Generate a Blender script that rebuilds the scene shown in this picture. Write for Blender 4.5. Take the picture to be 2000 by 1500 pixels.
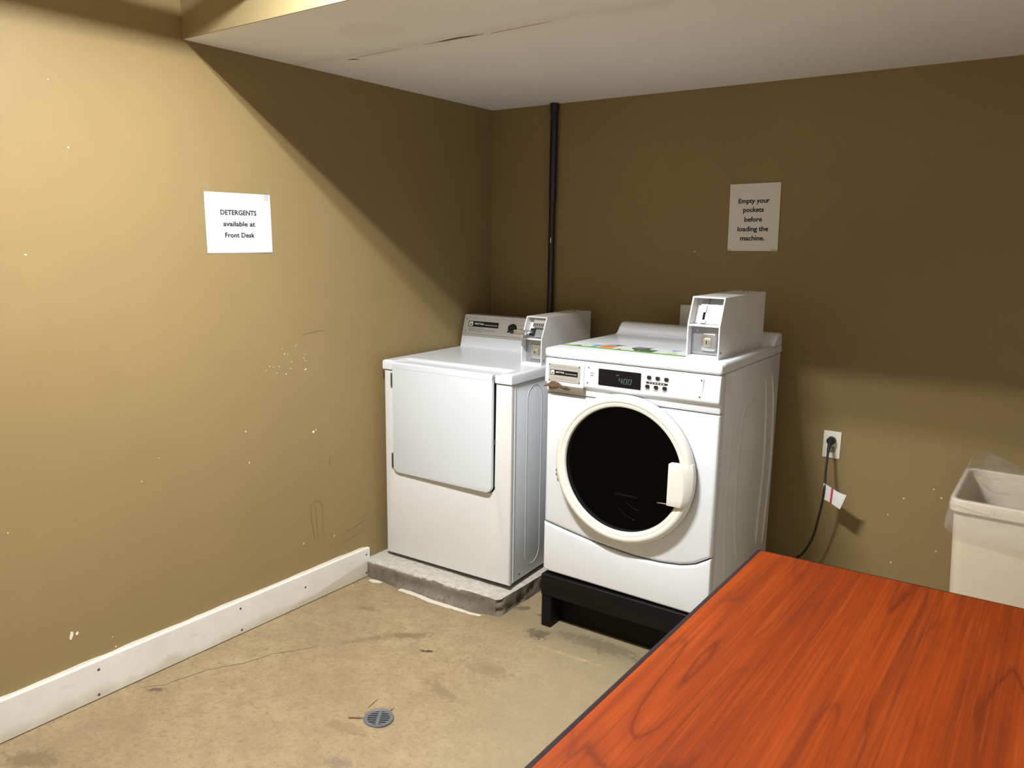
import bpy, bmesh, math, random
from mathutils import Vector, Matrix, noise

for o in list(bpy.data.objects): bpy.data.objects.remove(o)
SC = bpy.context.scene
COL = SC.collection
rnd = random.Random(7)

# ------------------------------------------------------------------ camera
def camera():
    f, loc = 1531.88, Vector((2.5502, -3.3444, 1.549))
    yaw, pitch, roll = 0.6235, 0.1823, 0.0134
    fw = Vector((-math.sin(yaw)*math.cos(pitch), math.cos(yaw)*math.cos(pitch), -math.sin(pitch)))
    r = Vector((math.cos(yaw), math.sin(yaw), 0)); u = r.cross(fw)
    r2 = math.cos(roll)*r + math.sin(roll)*u; u2 = -math.sin(roll)*r + math.cos(roll)*u
    cd = bpy.data.cameras.new('camera'); co = bpy.data.objects.new('camera', cd); COL.objects.link(co)
    cd.sensor_width = 36; cd.lens = f*36/2000; cd.clip_start = .02
    m = Matrix((r2, u2, -fw)).transposed().to_4x4(); m.translation = loc
    co.matrix_world = m
    SC.camera = co
camera()

# ------------------------------------------------------------------ world, light, exposure
wd = bpy.data.worlds.new('world'); SC.world = wd; wd.use_nodes = True
wd.node_tree.nodes['Background'].inputs[0].default_value = (0.02, 0.02, 0.02, 1)
wd.node_tree.nodes['Background'].inputs[1].default_value = 0.5
SC.view_settings.view_transform = 'Standard'
SC.view_settings.look = 'None'
SC.view_settings.exposure = 0.0
SC.view_settings.gamma = 1.0
SC.view_settings.use_curve_mapping = False
LX0, LX1, LY, LZ = 1.00, 1.42, -2.128, 2.493     # the short fluorescent tubes of the ceiling fitting
LIGHT_W = 85.0
for sy in (-.032, .032):
    ld = bpy.data.lights.new('tube_light', 'AREA'); ld.shape = 'RECTANGLE'
    ld.size = LX1-LX0; ld.size_y = .026; ld.energy = LIGHT_W/2; ld.color = (.96, .985, 1.0)
    lo = bpy.data.objects.new('tube_light', ld); COL.objects.link(lo); lo.location = ((LX0+LX1)/2, LY+sy, LZ)

# ------------------------------------------------------------------ materials
class NT:
    """small helper to write node materials"""
    def __init__(s, name):
        s.m = bpy.data.materials.new(name); s.m.use_nodes = True
        s.t = s.m.node_tree; s.b = s.t.nodes['Principled BSDF']; s.out = s.t.nodes['Material Output']
    def n(s, typ, **k):
        x = s.t.nodes.new(typ)
        for a, v in k.items(): setattr(x, a, v)
        return x
    def l(s, a, b): s.t.links.new(a, b)
    def pos(s):
        return s.n('ShaderNodeTexCoord').outputs['Object']
    def mapped(s, scale, src=None, rot=(0, 0, 0)):
        mp = s.n('ShaderNodeMapping'); s.l(src or s.pos(), mp.inputs['Vector'])
        mp.inputs['Scale'].default_value = scale; mp.inputs['Rotation'].default_value = rot
        return mp.outputs['Vector']
    def noise(s, scale, detail=4, rough=.55, vec=None, dist=0):
        x = s.n('ShaderNodeTexNoise'); s.l(vec or s.pos(), x.inputs['Vector'])
        x.inputs['Scale'].default_value = scale; x.inputs['Detail'].default_value = detail
        x.inputs['Roughness'].default_value = rough; x.inputs['Distortion'].default_value = dist
        return x.outputs['Fac']
    def ramp(s, fac, stops, interp='LINEAR'):
        x = s.n('ShaderNodeValToRGB'); s.l(fac, x.inputs['Fac']); cr = x.color_ramp; cr.interpolation = interp
        while len(cr.elements) < len(stops): cr.elements.new(.5)
        for e, (p, c) in zip(cr.elements, stops):
            e.position = p; e.color = (c, c, c, 1) if isinstance(c, (int, float)) else (*c, 1)
        return x.outputs['Color']
    def mix(s, fac, a, b, mode='MIX'):
        x = s.n('ShaderNodeMix', data_type='RGBA', blend_type=mode)
        for sock, v in ((x.inputs[0], fac), (x.inputs[6], a), (x.inputs[7], b)):
            if isinstance(v, (int, float)): sock.default_value = v
            elif isinstance(v, tuple): sock.default_value = (*v, 1)
            else: s.l(v, sock)
        return x.outputs[2]
    def math(s, op, a, b=0.0, c=None, clamp=False):
        x = s.n('ShaderNodeMath', operation=op); x.use_clamp = clamp
        for i, v in enumerate((a, b, c)):
            if v is None: continue
            if isinstance(v, (int, float)): x.inputs[i].default_value = v
            else: s.l(v, x.inputs[i])
        return x.outputs[0]
    def bump(s, h, strength=.2, dist=.002):
        x = s.n('ShaderNodeBump'); x.inputs['Strength'].default_value = strength; x.inputs['Distance'].default_value = dist
        s.l(h, x.inputs['Height']); s.l(x.outputs[0], s.b.inputs['Normal'])
    def set(s, **k):
        nm = dict(color='Base Color', rough='Roughness', metal='Metallic', spec='Specular IOR Level', alpha='Alpha',
                  coat='Coat Weight', coatr='Coat Roughness', trans='Transmission Weight', emit='Emission Color', estr='Emission Strength', sub='Subsurface Weight')
        for a, v in k.items():
            sk = s.b.inputs[nm[a]]
            if isinstance(v, tuple): sk.default_value = (*v, 1)
            elif isinstance(v, (int, float)): sk.default_value = v
            else: s.l(v, sk)
        return s

def plain(name, color, rough=.5, metal=0., spec=.5, **k):
    t = NT(name)
    v = t.noise(35, 3)
    c2 = tuple(min(1, c*1.02) for c in color); c1 = tuple(c*.975 for c in color)
    t.set(color=t.ramp(v, [(.3, c1), (.7, c2)]), rough=rough, metal=metal, spec=spec, **k)
    return t.m

def wall_paint(name, base):
    t = NT(name)
    a = t.noise(1.4, 3, .5); b = t.noise(9, 4, .6)
    c = t.ramp(a, [(.3, tuple(x*.95 for x in base)), (.7, tuple(x*1.05 for x in base))])
    c = t.mix(t.ramp(b, [(.35, 0.0), (.75, .35)]), c, tuple(x*.93 for x in base))
    t.set(color=c, rough=t.ramp(b, [(.3, .45), (.7, .58)]), spec=.22)
    t.bump(t.noise(260, 3, .6), .10, .001)
    return t.m

TAN = (0.274, 0.197, 0.087)
M = {}
M['wall'] = wall_paint('tan_wall_paint', TAN)
M['pale_wall'] = wall_paint('off_white_wall_paint', (.72, .71, .68))  # for the unseen walls, kept pale to bounce light into the room
M['fascia'] = wall_paint('tan_fascia_paint', (.36, .28, .14))

def ceiling_mat():
    t = NT('white_ceiling_paint')
    a = t.noise(1.8, 3); b = t.noise(6, 4, .6)
    c = t.ramp(a, [(.3, (.86, .84, .815)), (.7, (.89, .87, .845))])
    # an old brownish water mark and the skimmed joint of two boards
    sep = t.n('ShaderNodeSeparateXYZ'); t.l(t.pos(), sep.inputs[0])
    dx = t.math('SUBTRACT', sep.outputs[0], .62); dy = t.math('SUBTRACT', sep.outputs[1], -1.46)
    d = t.math('SQRT', t.math('ADD', t.math('MULTIPLY', dx, dx), t.math('MULTIPLY', t.math('MULTIPLY', dy, dy), 2.2)))
    d = t.math('ADD', d, t.math('MULTIPLY', t.math('SUBTRACT', b, .5), .16))
    c = t.mix(t.ramp(d, [(.0, .14), (.10, .20), (.14, .0)]), c, (.63, .55, .47))
    e = t.math('ABSOLUTE', t.math('SUBTRACT', sep.outputs[1], t.math('ADD', -1.245, t.math('MULTIPLY', t.math('SUBTRACT', b, .5), .10))))
    c = t.mix(t.ramp(e, [(.0, .35), (.02, .18), (.075, .0)]), c, (.68, .60, .52))
    t.set(color=c, rough=.8, spec=.2); t.bump(t.noise(120, 4), .12, .001)
    return t.m
M['ceiling'] = ceiling_mat()

def floor_mat():
    t = NT('worn_painted_concrete')
    p = t.pos(); sep = t.n('ShaderNodeSeparateXYZ'); t.l(p, sep.inputs[0]); X, Y = sep.outputs[0], sep.outputs[1]
    a = t.noise(2.2, 6, .6); b = t.noise(11, 6, .65); f = t.noise(55, 5, .7); g = t.noise(190, 2, .6)
    c = t.ramp(a, [(.28, (.285, .205, .112)), (.5, (.345, .255, .140)), (.74, (.385, .292, .164))])
    c = t.mix(t.ramp(b, [(.40, 0.0), (.66, .75)]), c, (.265, .190, .105))
    c = t.mix(t.ramp(f, [(.50, 0.0), (.66, .6)]), c, (.20, .14, .077))
    c = t.mix(t.ramp(f, [(.28, .5), (.42, 0.0)]), c, (.45, .345, .20))
    c = t.mix(t.ramp(g, [(.60, 0.0), (.72, .5)]), c, (.17, .118, .066))
    c = t.mix(t.ramp(t.noise(85, 3, .6), [(.66, 0.0), (.74, .8)]), c, (.13, .09, .052))
    # bare greyer concrete in front of the washer, where the paint has worn away
    w = t.math('ADD', t.math('ADD', t.math('MULTIPLY', X, 1.0), t.math('MULTIPLY', Y, .35)), t.math('MULTIPLY', t.math('SUBTRACT', b, .5), .55))
    c = t.mix(t.ramp(w, [(.42, 0.0), (.78, .62)]), c, (0.307, 0.252, 0.150))
    warp = t.noise(26, 5, .7); warp2 = t.noise(60, 4, .8)
    def spot(c, x, y, rx, ry, ang, col, amt, cut=.8):
        dx = t.math('SUBTRACT', X, x); dy = t.math('SUBTRACT', Y, y); ca, sa = math.cos(ang), math.sin(ang)
        u = t.math('ADD', t.math('MULTIPLY', dx, ca/rx), t.math('MULTIPLY', dy, sa/rx))
        v = t.math('ADD', t.math('MULTIPLY', dx, -sa/ry), t.math('MULTIPLY', dy, ca/ry))
        d = t.math('SQRT', t.math('ADD', t.math('MULTIPLY', u, u), t.math('MULTIPLY', v, v)))
        d = t.math('ADD', d, t.math('MULTIPLY', t.math('SUBTRACT', warp, .5), 2.6))
        d = t.math('ADD', d, t.math('MULTIPLY', t.math('SUBTRACT', warp2, .5), 2.4))
        return t.mix(t.ramp(d, [(max(0, cut-.3), amt), (cut+.35, 0.0)]), c, col)
    dk = (0.080, 0.060, 0.044); br = (0.185, 0.126, 0.069)
    c = spot(c, .955, -.919, .05, .045, 0, dk, .95, .95)
    c = spot(c, .871, -.782, .025, .02, 0, dk, .8)
    c = spot(c, .772, -.773, .05, .02, .6, dk, .7)
    c = spot(c, .688, -1.288, .032, .012, .5, (0.048, 0.036, 0.024), .97, .9)
    c = spot(c, .543, -1.248, .11, .03, .7, br, .8)
    c = spot(c, .43, -1.38, .10, .025, .9, br, .55)
    c = spot(c, .257, -1.176, .05, .02, .3, br, .7)
    c = spot(c, .912, -1.457, .10, .03, -.2, br, .55)
    c = spot(c, .939, -1.251, .12, .06, .2, br, .45)
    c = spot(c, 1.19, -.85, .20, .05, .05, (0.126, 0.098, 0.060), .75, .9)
    c = spot(c, .91, -1.93, .05, .035, 0, (0.200, 0.150, 0.108), .7)
    c = spot(c, .114, -2.046, .035, .014, .6, dk, .75)
    c = spot(c, .17, -2.47, .10, .05, .5, br, .75)
    c = spot(c, 1.16, -.985, .24, .012, .07, (0.488, 0.378, 0.216), .55, .5)
    c = spot(c, .81, -1.80, .09, .03, .2, br, .5)
    # darker blotchy band along the edge of the slab and under the stand
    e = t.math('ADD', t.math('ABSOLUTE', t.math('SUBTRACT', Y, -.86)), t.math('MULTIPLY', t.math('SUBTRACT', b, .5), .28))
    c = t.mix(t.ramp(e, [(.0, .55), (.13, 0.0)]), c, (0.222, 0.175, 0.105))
    t.set(color=c, rough=t.ramp(b, [(.3, .55), (.7, .8)]), spec=.3)
    h = t.math('ADD', t.math('MULTIPLY', b, .8), t.math('MULTIPLY', f, .35))
    t.bump(h, .5, .006)
    return t.m
M['floor'] = floor_mat()

def slab_mat():
    t = NT('rough_grey_concrete')
    a = t.noise(7, 6, .65); b = t.noise(38, 5, .7); g = t.noise(140, 2)
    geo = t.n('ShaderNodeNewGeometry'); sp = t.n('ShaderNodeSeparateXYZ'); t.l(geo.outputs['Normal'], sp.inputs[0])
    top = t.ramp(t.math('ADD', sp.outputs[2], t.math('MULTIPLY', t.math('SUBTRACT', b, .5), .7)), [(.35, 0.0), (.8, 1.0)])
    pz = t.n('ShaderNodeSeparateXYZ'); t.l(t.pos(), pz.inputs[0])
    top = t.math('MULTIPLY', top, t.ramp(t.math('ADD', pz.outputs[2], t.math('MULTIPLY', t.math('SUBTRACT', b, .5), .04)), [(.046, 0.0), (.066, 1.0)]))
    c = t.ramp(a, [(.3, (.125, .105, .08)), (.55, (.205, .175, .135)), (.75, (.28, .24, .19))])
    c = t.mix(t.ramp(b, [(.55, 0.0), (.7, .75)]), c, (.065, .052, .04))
    pale = t.ramp(b, [(.3, (.38, .345, .285)), (.6, (.56, .52, .45))])     # paler tone on the upward-facing top
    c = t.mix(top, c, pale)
    t.set(color=c, rough=.88, spec=.2); t.bump(t.math('ADD', b, t.math('MULTIPLY', g, .4)), .7, .005)
    return t.m
M['slab'] = slab_mat()

def wood_mat():
    t = NT('cherry_wood_laminate')
    p = t.pos()
    warp2 = t.noise(1.0, 3, .5, t.mapped((14.0, 3.0, 1), p))
    sep = t.n('ShaderNodeSeparateXYZ'); t.l(p, sep.inputs[0])
    field = t.noise(1.0, 2, .45, t.mapped((4.2, .55, 1), p))
    x = t.math('ADD', t.math('MULTIPLY', sep.outputs[0], 9.0), t.math('MULTIPLY', field, 19.0))
    x = t.math('ADD', x, t.math('MULTIPLY', t.math('SUBTRACT', warp2, .5), .9))
    ring = t.math('FRACT', x)
    big = t.noise(1.0, 3, .5, t.mapped((6.5, .35, 1), p)); fib = t.noise(1.0, 5, .65, t.mapped((210, 3.4, 1), p, (0, 0, .02)))
    mid = t.noise(1.0, 4, .6, t.mapped((60, 1.0, 1), p)); amt = t.noise(1.0, 2, .5, t.mapped((9, 1.2, 1), p))
    c = t.ramp(big, [(.28, (.175, .026, .004)), (.5, (.232, .036, .0045)), (.72, (.285, .055, .008))])
    rl = t.ramp(ring, [(.0, .8), (.07, .25), (.35, .05), (.6, .0), (.9, .22), (1.0, .8)])
    c = t.mix(t.math('MULTIPLY', rl, t.ramp(amt, [(.38, .15), (.62, 1.0)])), c, (.075, .013, .005))
    c = t.mix(t.ramp(mid, [(.45, 0.0), (.70, .62)]), c, (.115, .019, .005))
    c = t.mix(t.ramp(fib, [(.5, 0.0), (.72, .55)]), c, (.105, .019, .006))
    c = t.mix(t.ramp(fib, [(.27, .38), (.45, 0.0)]), c, (.34, .085, .018))
    t.set(color=c, rough=t.ramp(fib, [(.3, .48), (.7, .58)]), spec=.11)
    t.bump(fib, .05, .0006)
    return t.m
M['wood'] = wood_mat()

def enamel(name, base, rough=.22, mottled=0.):
    t = NT(name)
    v = t.noise(3.0, 3)
    t.set(color=t.ramp(v, [(.3, tuple(x*.985 for x in base)), (.7, base)]), rough=rough, spec=.5)
    t.bump(t.noise(420, 2), .03, .0004)
    return t.m
M['enamel'] = enamel('white_enamel', (.72, .745, .775))
M['enamel_cool'] = enamel('cool_white_enamel', (.66, .70, .735))
M['cream'] = enamel('cream_white_enamel', (.72, .72, .695), .3)
M['ivory'] = enamel('ivory_plastic', (.75, .735, .665), .34)
M['coinpaint'] = enamel('white_powder_coat', (.74, .74, .725), .5)
M['box_edge'] = M['coinpaint']

def brushed(name, base, rough=.34, metal=.45):
    t = NT(name)
    f = t.noise(1.0, 4, .6, t.mapped((6, 6, 500)))
    t.set(color=t.ramp(f, [(.3, tuple(x*.9 for x in base)), (.7, base)]), rough=rough, metal=metal)
    t.bump(f, .05, .0005)
    return t.m
M['brushed'] = brushed('brushed_steel_plate', (.62, .60, .56))
M['silver'] = brushed('silver_control_plate', (.78, .78, .77), .3, .12)
M['zinc'] = brushed('zinc_plate', (.40, .42, .44), .34, .7)
M['chrome'] = plain('chrome', (.58, .58, .575), .22, .9)
M['brass'] = plain('worn_brass', (.44, .41, .34), .35, .6)
M['steel_dark'] = plain('dark_steel', (.16, .155, .15), .4, .8)
M['grate'] = plain('worn_grey_metal', (.20, .20, .215), .45, .5)
M['black'] = plain('black_plastic', (.012, .012, .013), .35)
M['black_gloss'] = plain('gloss_black_panel', (.006, .006, .007), .12)
M['void'] = plain('gap_shade', (.008, .007, .006), .9, spec=.1)  # near-black: shade inside gaps, slots and holes put into the colour
M['pipe'] = plain('black_pipe_paint', (.010, .011, .016), .3)
M['rubber'] = plain('black_rubber', (.015, .015, .015), .6)
M['ink'] = plain('black_ink', (.02, .02, .022), .7, spec=.2)
M['greyink'] = plain('grey_print', (.20, .19, .175), .7, spec=.2)
M['white_print'] = plain('white_print', (.75, .75, .73), .6)
M['paper'] = plain('white_paper', (.60, .61, .64), .55)
M['paper_cream'] = plain('laminated_paper', (.74, .71, .66), .35)
M['almond'] = plain('ivory_wall_plate', (.80, .755, .62), .4)
M['socket'] = plain('grey_socket_face', (.40, .37, .33), .4)
M['bin'] = plain('beige_bin_plastic', (.68, .575, .43), .45)
M['chip'] = plain('bare_plaster', (.82, .78, .70), .8)
M['scuff'] = plain('scuff_mark', (.185, .125, .055), .6)
M['rust'] = None
M['taupe'] = plain('worn_taupe_plastic', (.22, .19, .145), .5)
M['edge'] = plain('dark_edge_band', (.018, .010, .014), .45, spec=.2)
M['caulk'] = plain('off_white_caulk', (.70, .64, .54), .7)
M['smear'] = plain('white_paint_smear', (.70, .63, .52), .7)
M['twig'] = plain('dry_twig', (.20, .11, .05), .8)
M['crack'] = plain('crack_shadow', (.17, .12, .07), .9)
M['tear'] = plain('torn_board_core', (.13, .085, .05), .9)
M['flap'] = plain('torn_paper_edge', (.60, .47, .38), .8)
M['fixture'] = plain('white_fixture_enamel', (.75, .75, .73), .4)
M['legmetal'] = plain('black_leg_metal', (.02, .02, .02), .4, .3)

def rust_mat():
    t = NT('rusty_chipped_edge')
    v = t.noise(140, 4, .7)
    t.set(color=t.ramp(v, [(.35, (.06, .032, .018)), (.55, (.15, .085, .048)), (.75, (.27, .18, .115))]), rough=.85)
    t.bump(v, .6, .003); return t.m
M['rust'] = rust_mat()

def board_mat():
    t = NT('scuffed_white_board')
    a = t.noise(5, 5, .6); b = t.noise(1, 5, .65, t.mapped((40, 9, 40)))
    sep = t.n('ShaderNodeSeparateXYZ'); t.l(t.pos(), sep.inputs[0])
    c = t.ramp(a, [(.3, (.70, .665, .60)), (.7, (.79, .76, .70))])
    c = t.mix(t.ramp(b, [(.6, 0.0), (.76, .6)]), c, (.50, .45, .38))
    # mud stain creeping up at the slab end and along the floor
    h = t.math('SUBTRACT', sep.outputs[2], t.math('MULTIPLY', t.math('SUBTRACT', t.noise(7, 4), .42), .10))
    low = t.ramp(h, [(.0, .7), (.035, .0)])
    ye = t.math('ADD', t.math('MULTIPLY', t.math('ADD', sep.outputs[1], 1.50), .155), t.math('MULTIPLY', t.math('SUBTRACT', a, .5), .05))
    wet = t.ramp(t.math('SUBTRACT', ye, sep.outputs[2]), [(.0, .0), (.008, .55)])
    near = t.ramp(t.math('ADD', sep.outputs[1], 2.0), [(.45, 0.0), (.6, 1.0)])
    c = t.mix(low, c, (.52, .46, .36)); c = t.mix(t.math('MULTIPLY', wet, near), c, (.48, .41, .29))
    t.set(color=c, rough=.55); t.bump(b, .1, .001); return t.m
M['board'] = board_mat()

def blackwood():
    t = NT('black_painted_timber')
    v = t.noise(1, 5, .7, t.mapped((6, 40, 60))); b = t.noise(60, 3)
    c = t.ramp(v, [(.35, (.0025, .0025, .0025)), (.75, (.008, .0075, .007))])
    c = t.mix(t.ramp(b, [(.62, 0.0), (.78, .35)]), c, (.03, .028, .025))
    t.set(color=c, rough=.6, spec=.2); t.bump(v, .2, .002); return t.m
M['blackwood'] = blackwood()

def film(name, col, alpha, rough=.25):
    t = NT(name)
    t.set(color=col, rough=rough, spec=.5)
    tr = t.n('ShaderNodeBsdfTransparent'); tl = t.n('ShaderNodeBsdfTranslucent'); tl.inputs[0].default_value = (*col, 1)
    m1 = t.n('ShaderNodeMixShader'); m1.inputs[0].default_value = .35; t.l(t.b.outputs[0], m1.inputs[1]); t.l(tl.outputs[0], m1.inputs[2])
    m2 = t.n('ShaderNodeMixShader'); m2.inputs[0].default_value = alpha
    t.l(tr.outputs[0], m2.inputs[1]); t.l(m1.outputs[0], m2.inputs[2]); t.l(m2.outputs[0], t.out.inputs[0])
    t.bump(t.noise(1, 4, .6, t.mapped((30, 30, 16))), 1.0, .02)
    return t.m
M['liner'] = film('clear_bin_liner_film', (.82, .79, .80), .20, .12)
M['tape'] = film('clear_sticky_tape', (.66, .56, .36), .14, .3)

def dark_glass():
    t = NT('dark_door_glass')
    t.set(color=(.002, .002, .002), rough=.05, spec=.22)
    tr = t.n('ShaderNodeBsdfTransparent'); tr.inputs[0].default_value = (.20, .21, .22, 1)
    m2 = t.n('ShaderNodeMixShader'); m2.inputs[0].default_value = .35
    t.l(tr.outputs[0], m2.inputs[1]); t.l(t.b.outputs[0], m2.inputs[2]); t.l(m2.outputs[0], t.out.inputs[0])
    return t.m
M['glass'] = dark_glass()

def glow(name, col, s):
    t = NT(name); t.set(color=(.02, .02, .02), emit=col, estr=s); return t.m
M['led'] = glow('green_led', (.38, .80, .62), .34)
M['led_dim'] = glow('dim_led', (.5, .75, .75), .10)
M['tube'] = glow('lit_fluorescent_tube', (.96, .985, 1.0), 158.0)

def sticker_mat():
    t = NT('printed_instruction_label')
    p = t.pos(); sep = t.n('ShaderNodeSeparateXYZ'); t.l(p, sep.inputs[0])
    vo = t.n('ShaderNodeTexVoronoi'); t.l(t.mapped((26, 15, 1), p), vo.inputs['Vector']); vo.inputs['Scale'].default_value = 1.0
    hue = t.n('ShaderNodeSeparateColor'); t.l(vo.outputs['Color'], hue.inputs[0])
    c = t.ramp(hue.outputs[0], [(0, (.72, .74, .76)), (.34, (.60, .70, .56)), (.42, (.22, .36, .60)), (.52, (.75, .78, .80)), (.62, (.07, .12, .05)), (.70, (.56, .66, .40)), (.80, (.20, .17, .40)), (.92, (.72, .74, .74))], 'CONSTANT')
    # orange patch a third of the way along, white text field behind
    dx = t.math('ABSOLUTE', t.math('SUBTRACT', sep.outputs[0], .185)); dy = t.math('ABSOLUTE', t.math('SUBTRACT', sep.outputs[1], .150))
    c = t.mix(t.math('MULTIPLY', t.math('LESS_THAN', dx, .028), t.math('LESS_THAN', dy, .035)), c, (.80, .22, .06))
    fr = t.noise(1, 3, .6, t.mapped((60, 40, 1), p))
    c = t.mix(t.ramp(fr, [(.60, 0.0), (.68, .8)]), c, (.76, .78, .80))
    g = t.math('LESS_THAN', sep.outputs[1], .108)
    c = t.mix(g, c, (.16, .36, .05))
    t.set(color=c, rough=.3); return t.m
M['sticker'] = sticker_mat()

def tag_mat():
    t = NT('printed_cord_tag')
    p = t.pos(); sep = t.n('ShaderNodeSeparateXYZ'); t.l(p, sep.inputs[0])
    f = t.noise(1, 3, .7, t.mapped((420, 420, 240), p))
    c = t.mix(t.ramp(f, [(.55, 0.0), (.62, .55)]), (.80, .78, .76), (.30, .33, .42))
    d = t.math('ABSOLUTE', t.math('SUBTRACT', sep.outputs[0], 1.832))
    c = t.mix(t.math('LESS_THAN', d, .0045), c, (.55, .05, .05))
    t.set(color=c, rough=.5); return t.m
M['tag'] = tag_mat()

# ------------------------------------------------------------------ mesh builder
class B:
    def __init__(s): s.bm = bmesh.new()
    def add(s, bm2):
        me = bpy.data.meshes.new('tmp'); bm2.to_mesh(me); bm2.free(); s.bm.from_mesh(me); bpy.data.meshes.remove(me); return s
    def box(s, x0, x1, y0, y1, z0, z1, bev=0., seg=2, mat=None):
        b = bmesh.new(); bmesh.ops.create_cube(b, size=1)
        for v in b.verts: v.co = Vector(((x0+x1)/2+v.co.x*(x1-x0), (y0+y1)/2+v.co.y*(y1-y0), (z0+z1)/2+v.co.z*(z1-z0)))
        if bev: bmesh.ops.bevel(b, geom=b.edges[:], offset=bev, segments=seg, profile=.5, affect='EDGES')
        if mat: b.transform(mat)
        return s.add(b)
    def prism(s, pts, ax, lo, hi, bev=0., seg=2, mat=None):
        """outline pts in the plane across axis ax ('x': (y,z), 'y': (x,z), 'z': (x,y)), extruded lo..hi"""
        b = bmesh.new()
        def P(p, t): return {'x': (t, p[0], p[1]), 'y': (p[0], t, p[1]), 'z': (p[0], p[1], t)}[ax]
        a = [b.verts.new(P(p, lo)) for p in pts]; c = [b.verts.new(P(p, hi)) for p in pts]; n = len(pts)
        fa = b.faces.new(a); fc = b.faces.new(c[::-1])
        for i in range(n): b.faces.new((a[i], c[i], c[(i+1) % n], a[(i+1) % n]))
        bmesh.ops.recalc_face_normals(b, faces=b.faces[:])
        if bev:
            ed = set(fa.edges[:]) | set(fc.edges[:])
            bmesh.ops.bevel(b, geom=list(ed), offset=bev, segments=seg, profile=.5, affect='EDGES')
        if mat: b.transform(mat)
        return s.add(b)
    def lathe(s, prof, c, ax, segs=48, closed=False):
        """profile of (radius, along-axis) turned about axis ax through c"""
        b = bmesh.new(); rows = []
        for i in range(segs):
            t = 2*math.pi*i/segs; ca, sa = math.cos(t), math.sin(t); row = []
            for r, h in prof:
                q = {'x': (h, r*ca, r*sa), 'y': (r*ca, h, r*sa), 'z': (r*ca, r*sa, h)}[ax]
                row.append(b.verts.new(Vector(q)+Vector(c)))
            rows.append(row)
        m = len(prof)
        for i in range(segs):
            A, C2 = rows[i], rows[(i+1) % segs]
            for k in range(m if closed else m-1):
                b.faces.new((A[k], A[(k+1) % m], C2[(k+1) % m], C2[k]))
        bmesh.ops.remove_doubles(b, verts=b.verts[:], dist=1e-6)
        bmesh.ops.recalc_face_normals(b, faces=b.faces[:])
        return s.add(b)
    def tube(s, pts, r, segs=10, caps=True):
        b = bmesh.new(); P = [Vector(p) for p in pts]; rows = []
        up = Vector((.13, .31, .94))
        for i, p in enumerate(P):
            d = (P[min(i+1, len(P)-1)]-P[max(i-1, 0)]).normalized()
            n = d.cross(up).normalized(); m = d.cross(n)
            rr = r[i] if isinstance(r, (list, tuple)) else r
            rows.append([b.verts.new(p+rr*(math.cos(2*math.pi*k/segs)*n+math.sin(2*math.pi*k/segs)*m)) for k in range(segs)])
        for i in range(len(P)-1):
            for k in range(segs): b.faces.new((rows[i][k], rows[i][(k+1) % segs], rows[i+1][(k+1) % segs], rows[i+1][k]))
        if caps: b.faces.new(rows[0][::-1]); b.faces.new(rows[-1])
        bmesh.ops.recalc_face_normals(b, faces=b.faces[:])
        return s.add(b)
    def poly(s, pts, thick=None, normal=None):
        b = bmesh.new(); a = [b.verts.new(p) for p in pts]; b.faces.new(a)
        if thick:
            r = bmesh.ops.extrude_face_region(b, geom=b.faces[:]); nv = Vector(normal)*thick
            for v in r['geom']:
                if isinstance(v, bmesh.types.BMVert): v.co += nv
            bmesh.ops.recalc_face_normals(b, faces=b.faces[:])
        return s.add(b)
    def ring(s, outer, inner, ax, lo, hi):
        """flat frame between two outlines of the same number of points"""
        b = bmesh.new()
        def P(p, t): return {'x': (t, p[0], p[1]), 'y': (p[0], t, p[1]), 'z': (p[0], p[1], t)}[ax]
        V = [[b.verts.new(P(p, t)) for p in o] for o in (outer, inner) for t in (lo, hi)]
        n = len(outer)
        for i in range(n):
            j = (i+1) % n
            for a, c in ((0, 1), (1, 3), (3, 2), (2, 0)): b.faces.new((V[a][i], V[a][j], V[c][j], V[c][i]))
        bmesh.ops.recalc_face_normals(b, faces=b.faces[:])
        return s.add(b)
    def xf(s, m): s.bm.transform(m); return s
    def build(s, name, mat, parent=None, zo=0., smooth=True, angle=35, **props):
        if zo: s.bm.transform(Matrix.Translation((0, 0, -zo)))
        me = bpy.data.meshes.new(name); s.bm.to_mesh(me); s.bm.free()
        if smooth:
            me.polygons.foreach_set('use_smooth', [True]*len(me.polygons)); me.set_sharp_from_angle(angle=math.radians(angle))
        me.materials.append(M[mat] if isinstance(mat, str) else mat)
        o = bpy.data.objects.new(name, me); COL.objects.link(o)
        if parent: o.parent = parent
        for k, v in props.items(): o[k] = v
        return o

def thing(name, label, cat, loc=(0, 0, 0), rz=0., group=None):
    o = bpy.data.objects.new(name, None); COL.objects.link(o); o.location = loc; o.rotation_euler = (0, 0, rz)
    o.empty_display_size = .05
    o['label'] = label; o['category'] = cat
    if group: o['group'] = group
    return o
def tag(o, label, cat, group=None):
    o['label'] = label; o['category'] = cat
    if group: o['group'] = group
    return o
def arc(cx, cy, r, a0, a1, n=8):
    return [(cx+r*math.cos(math.radians(a0+(a1-a0)*i/n)), cy+r*math.sin(math.radians(a0+(a1-a0)*i/n))) for i in range(n+1)]
def rrect(x0, x1, y0, y1, r, n=5):
    return arc(x1-r, y1-r, r, 0, 90, n)+arc(x0+r, y1-r, r, 90, 180, n)+arc(x0+r, y0+r, r, 180, 270, n)+arc(x1-r, y0+r, r, 270, 360, n)

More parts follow.
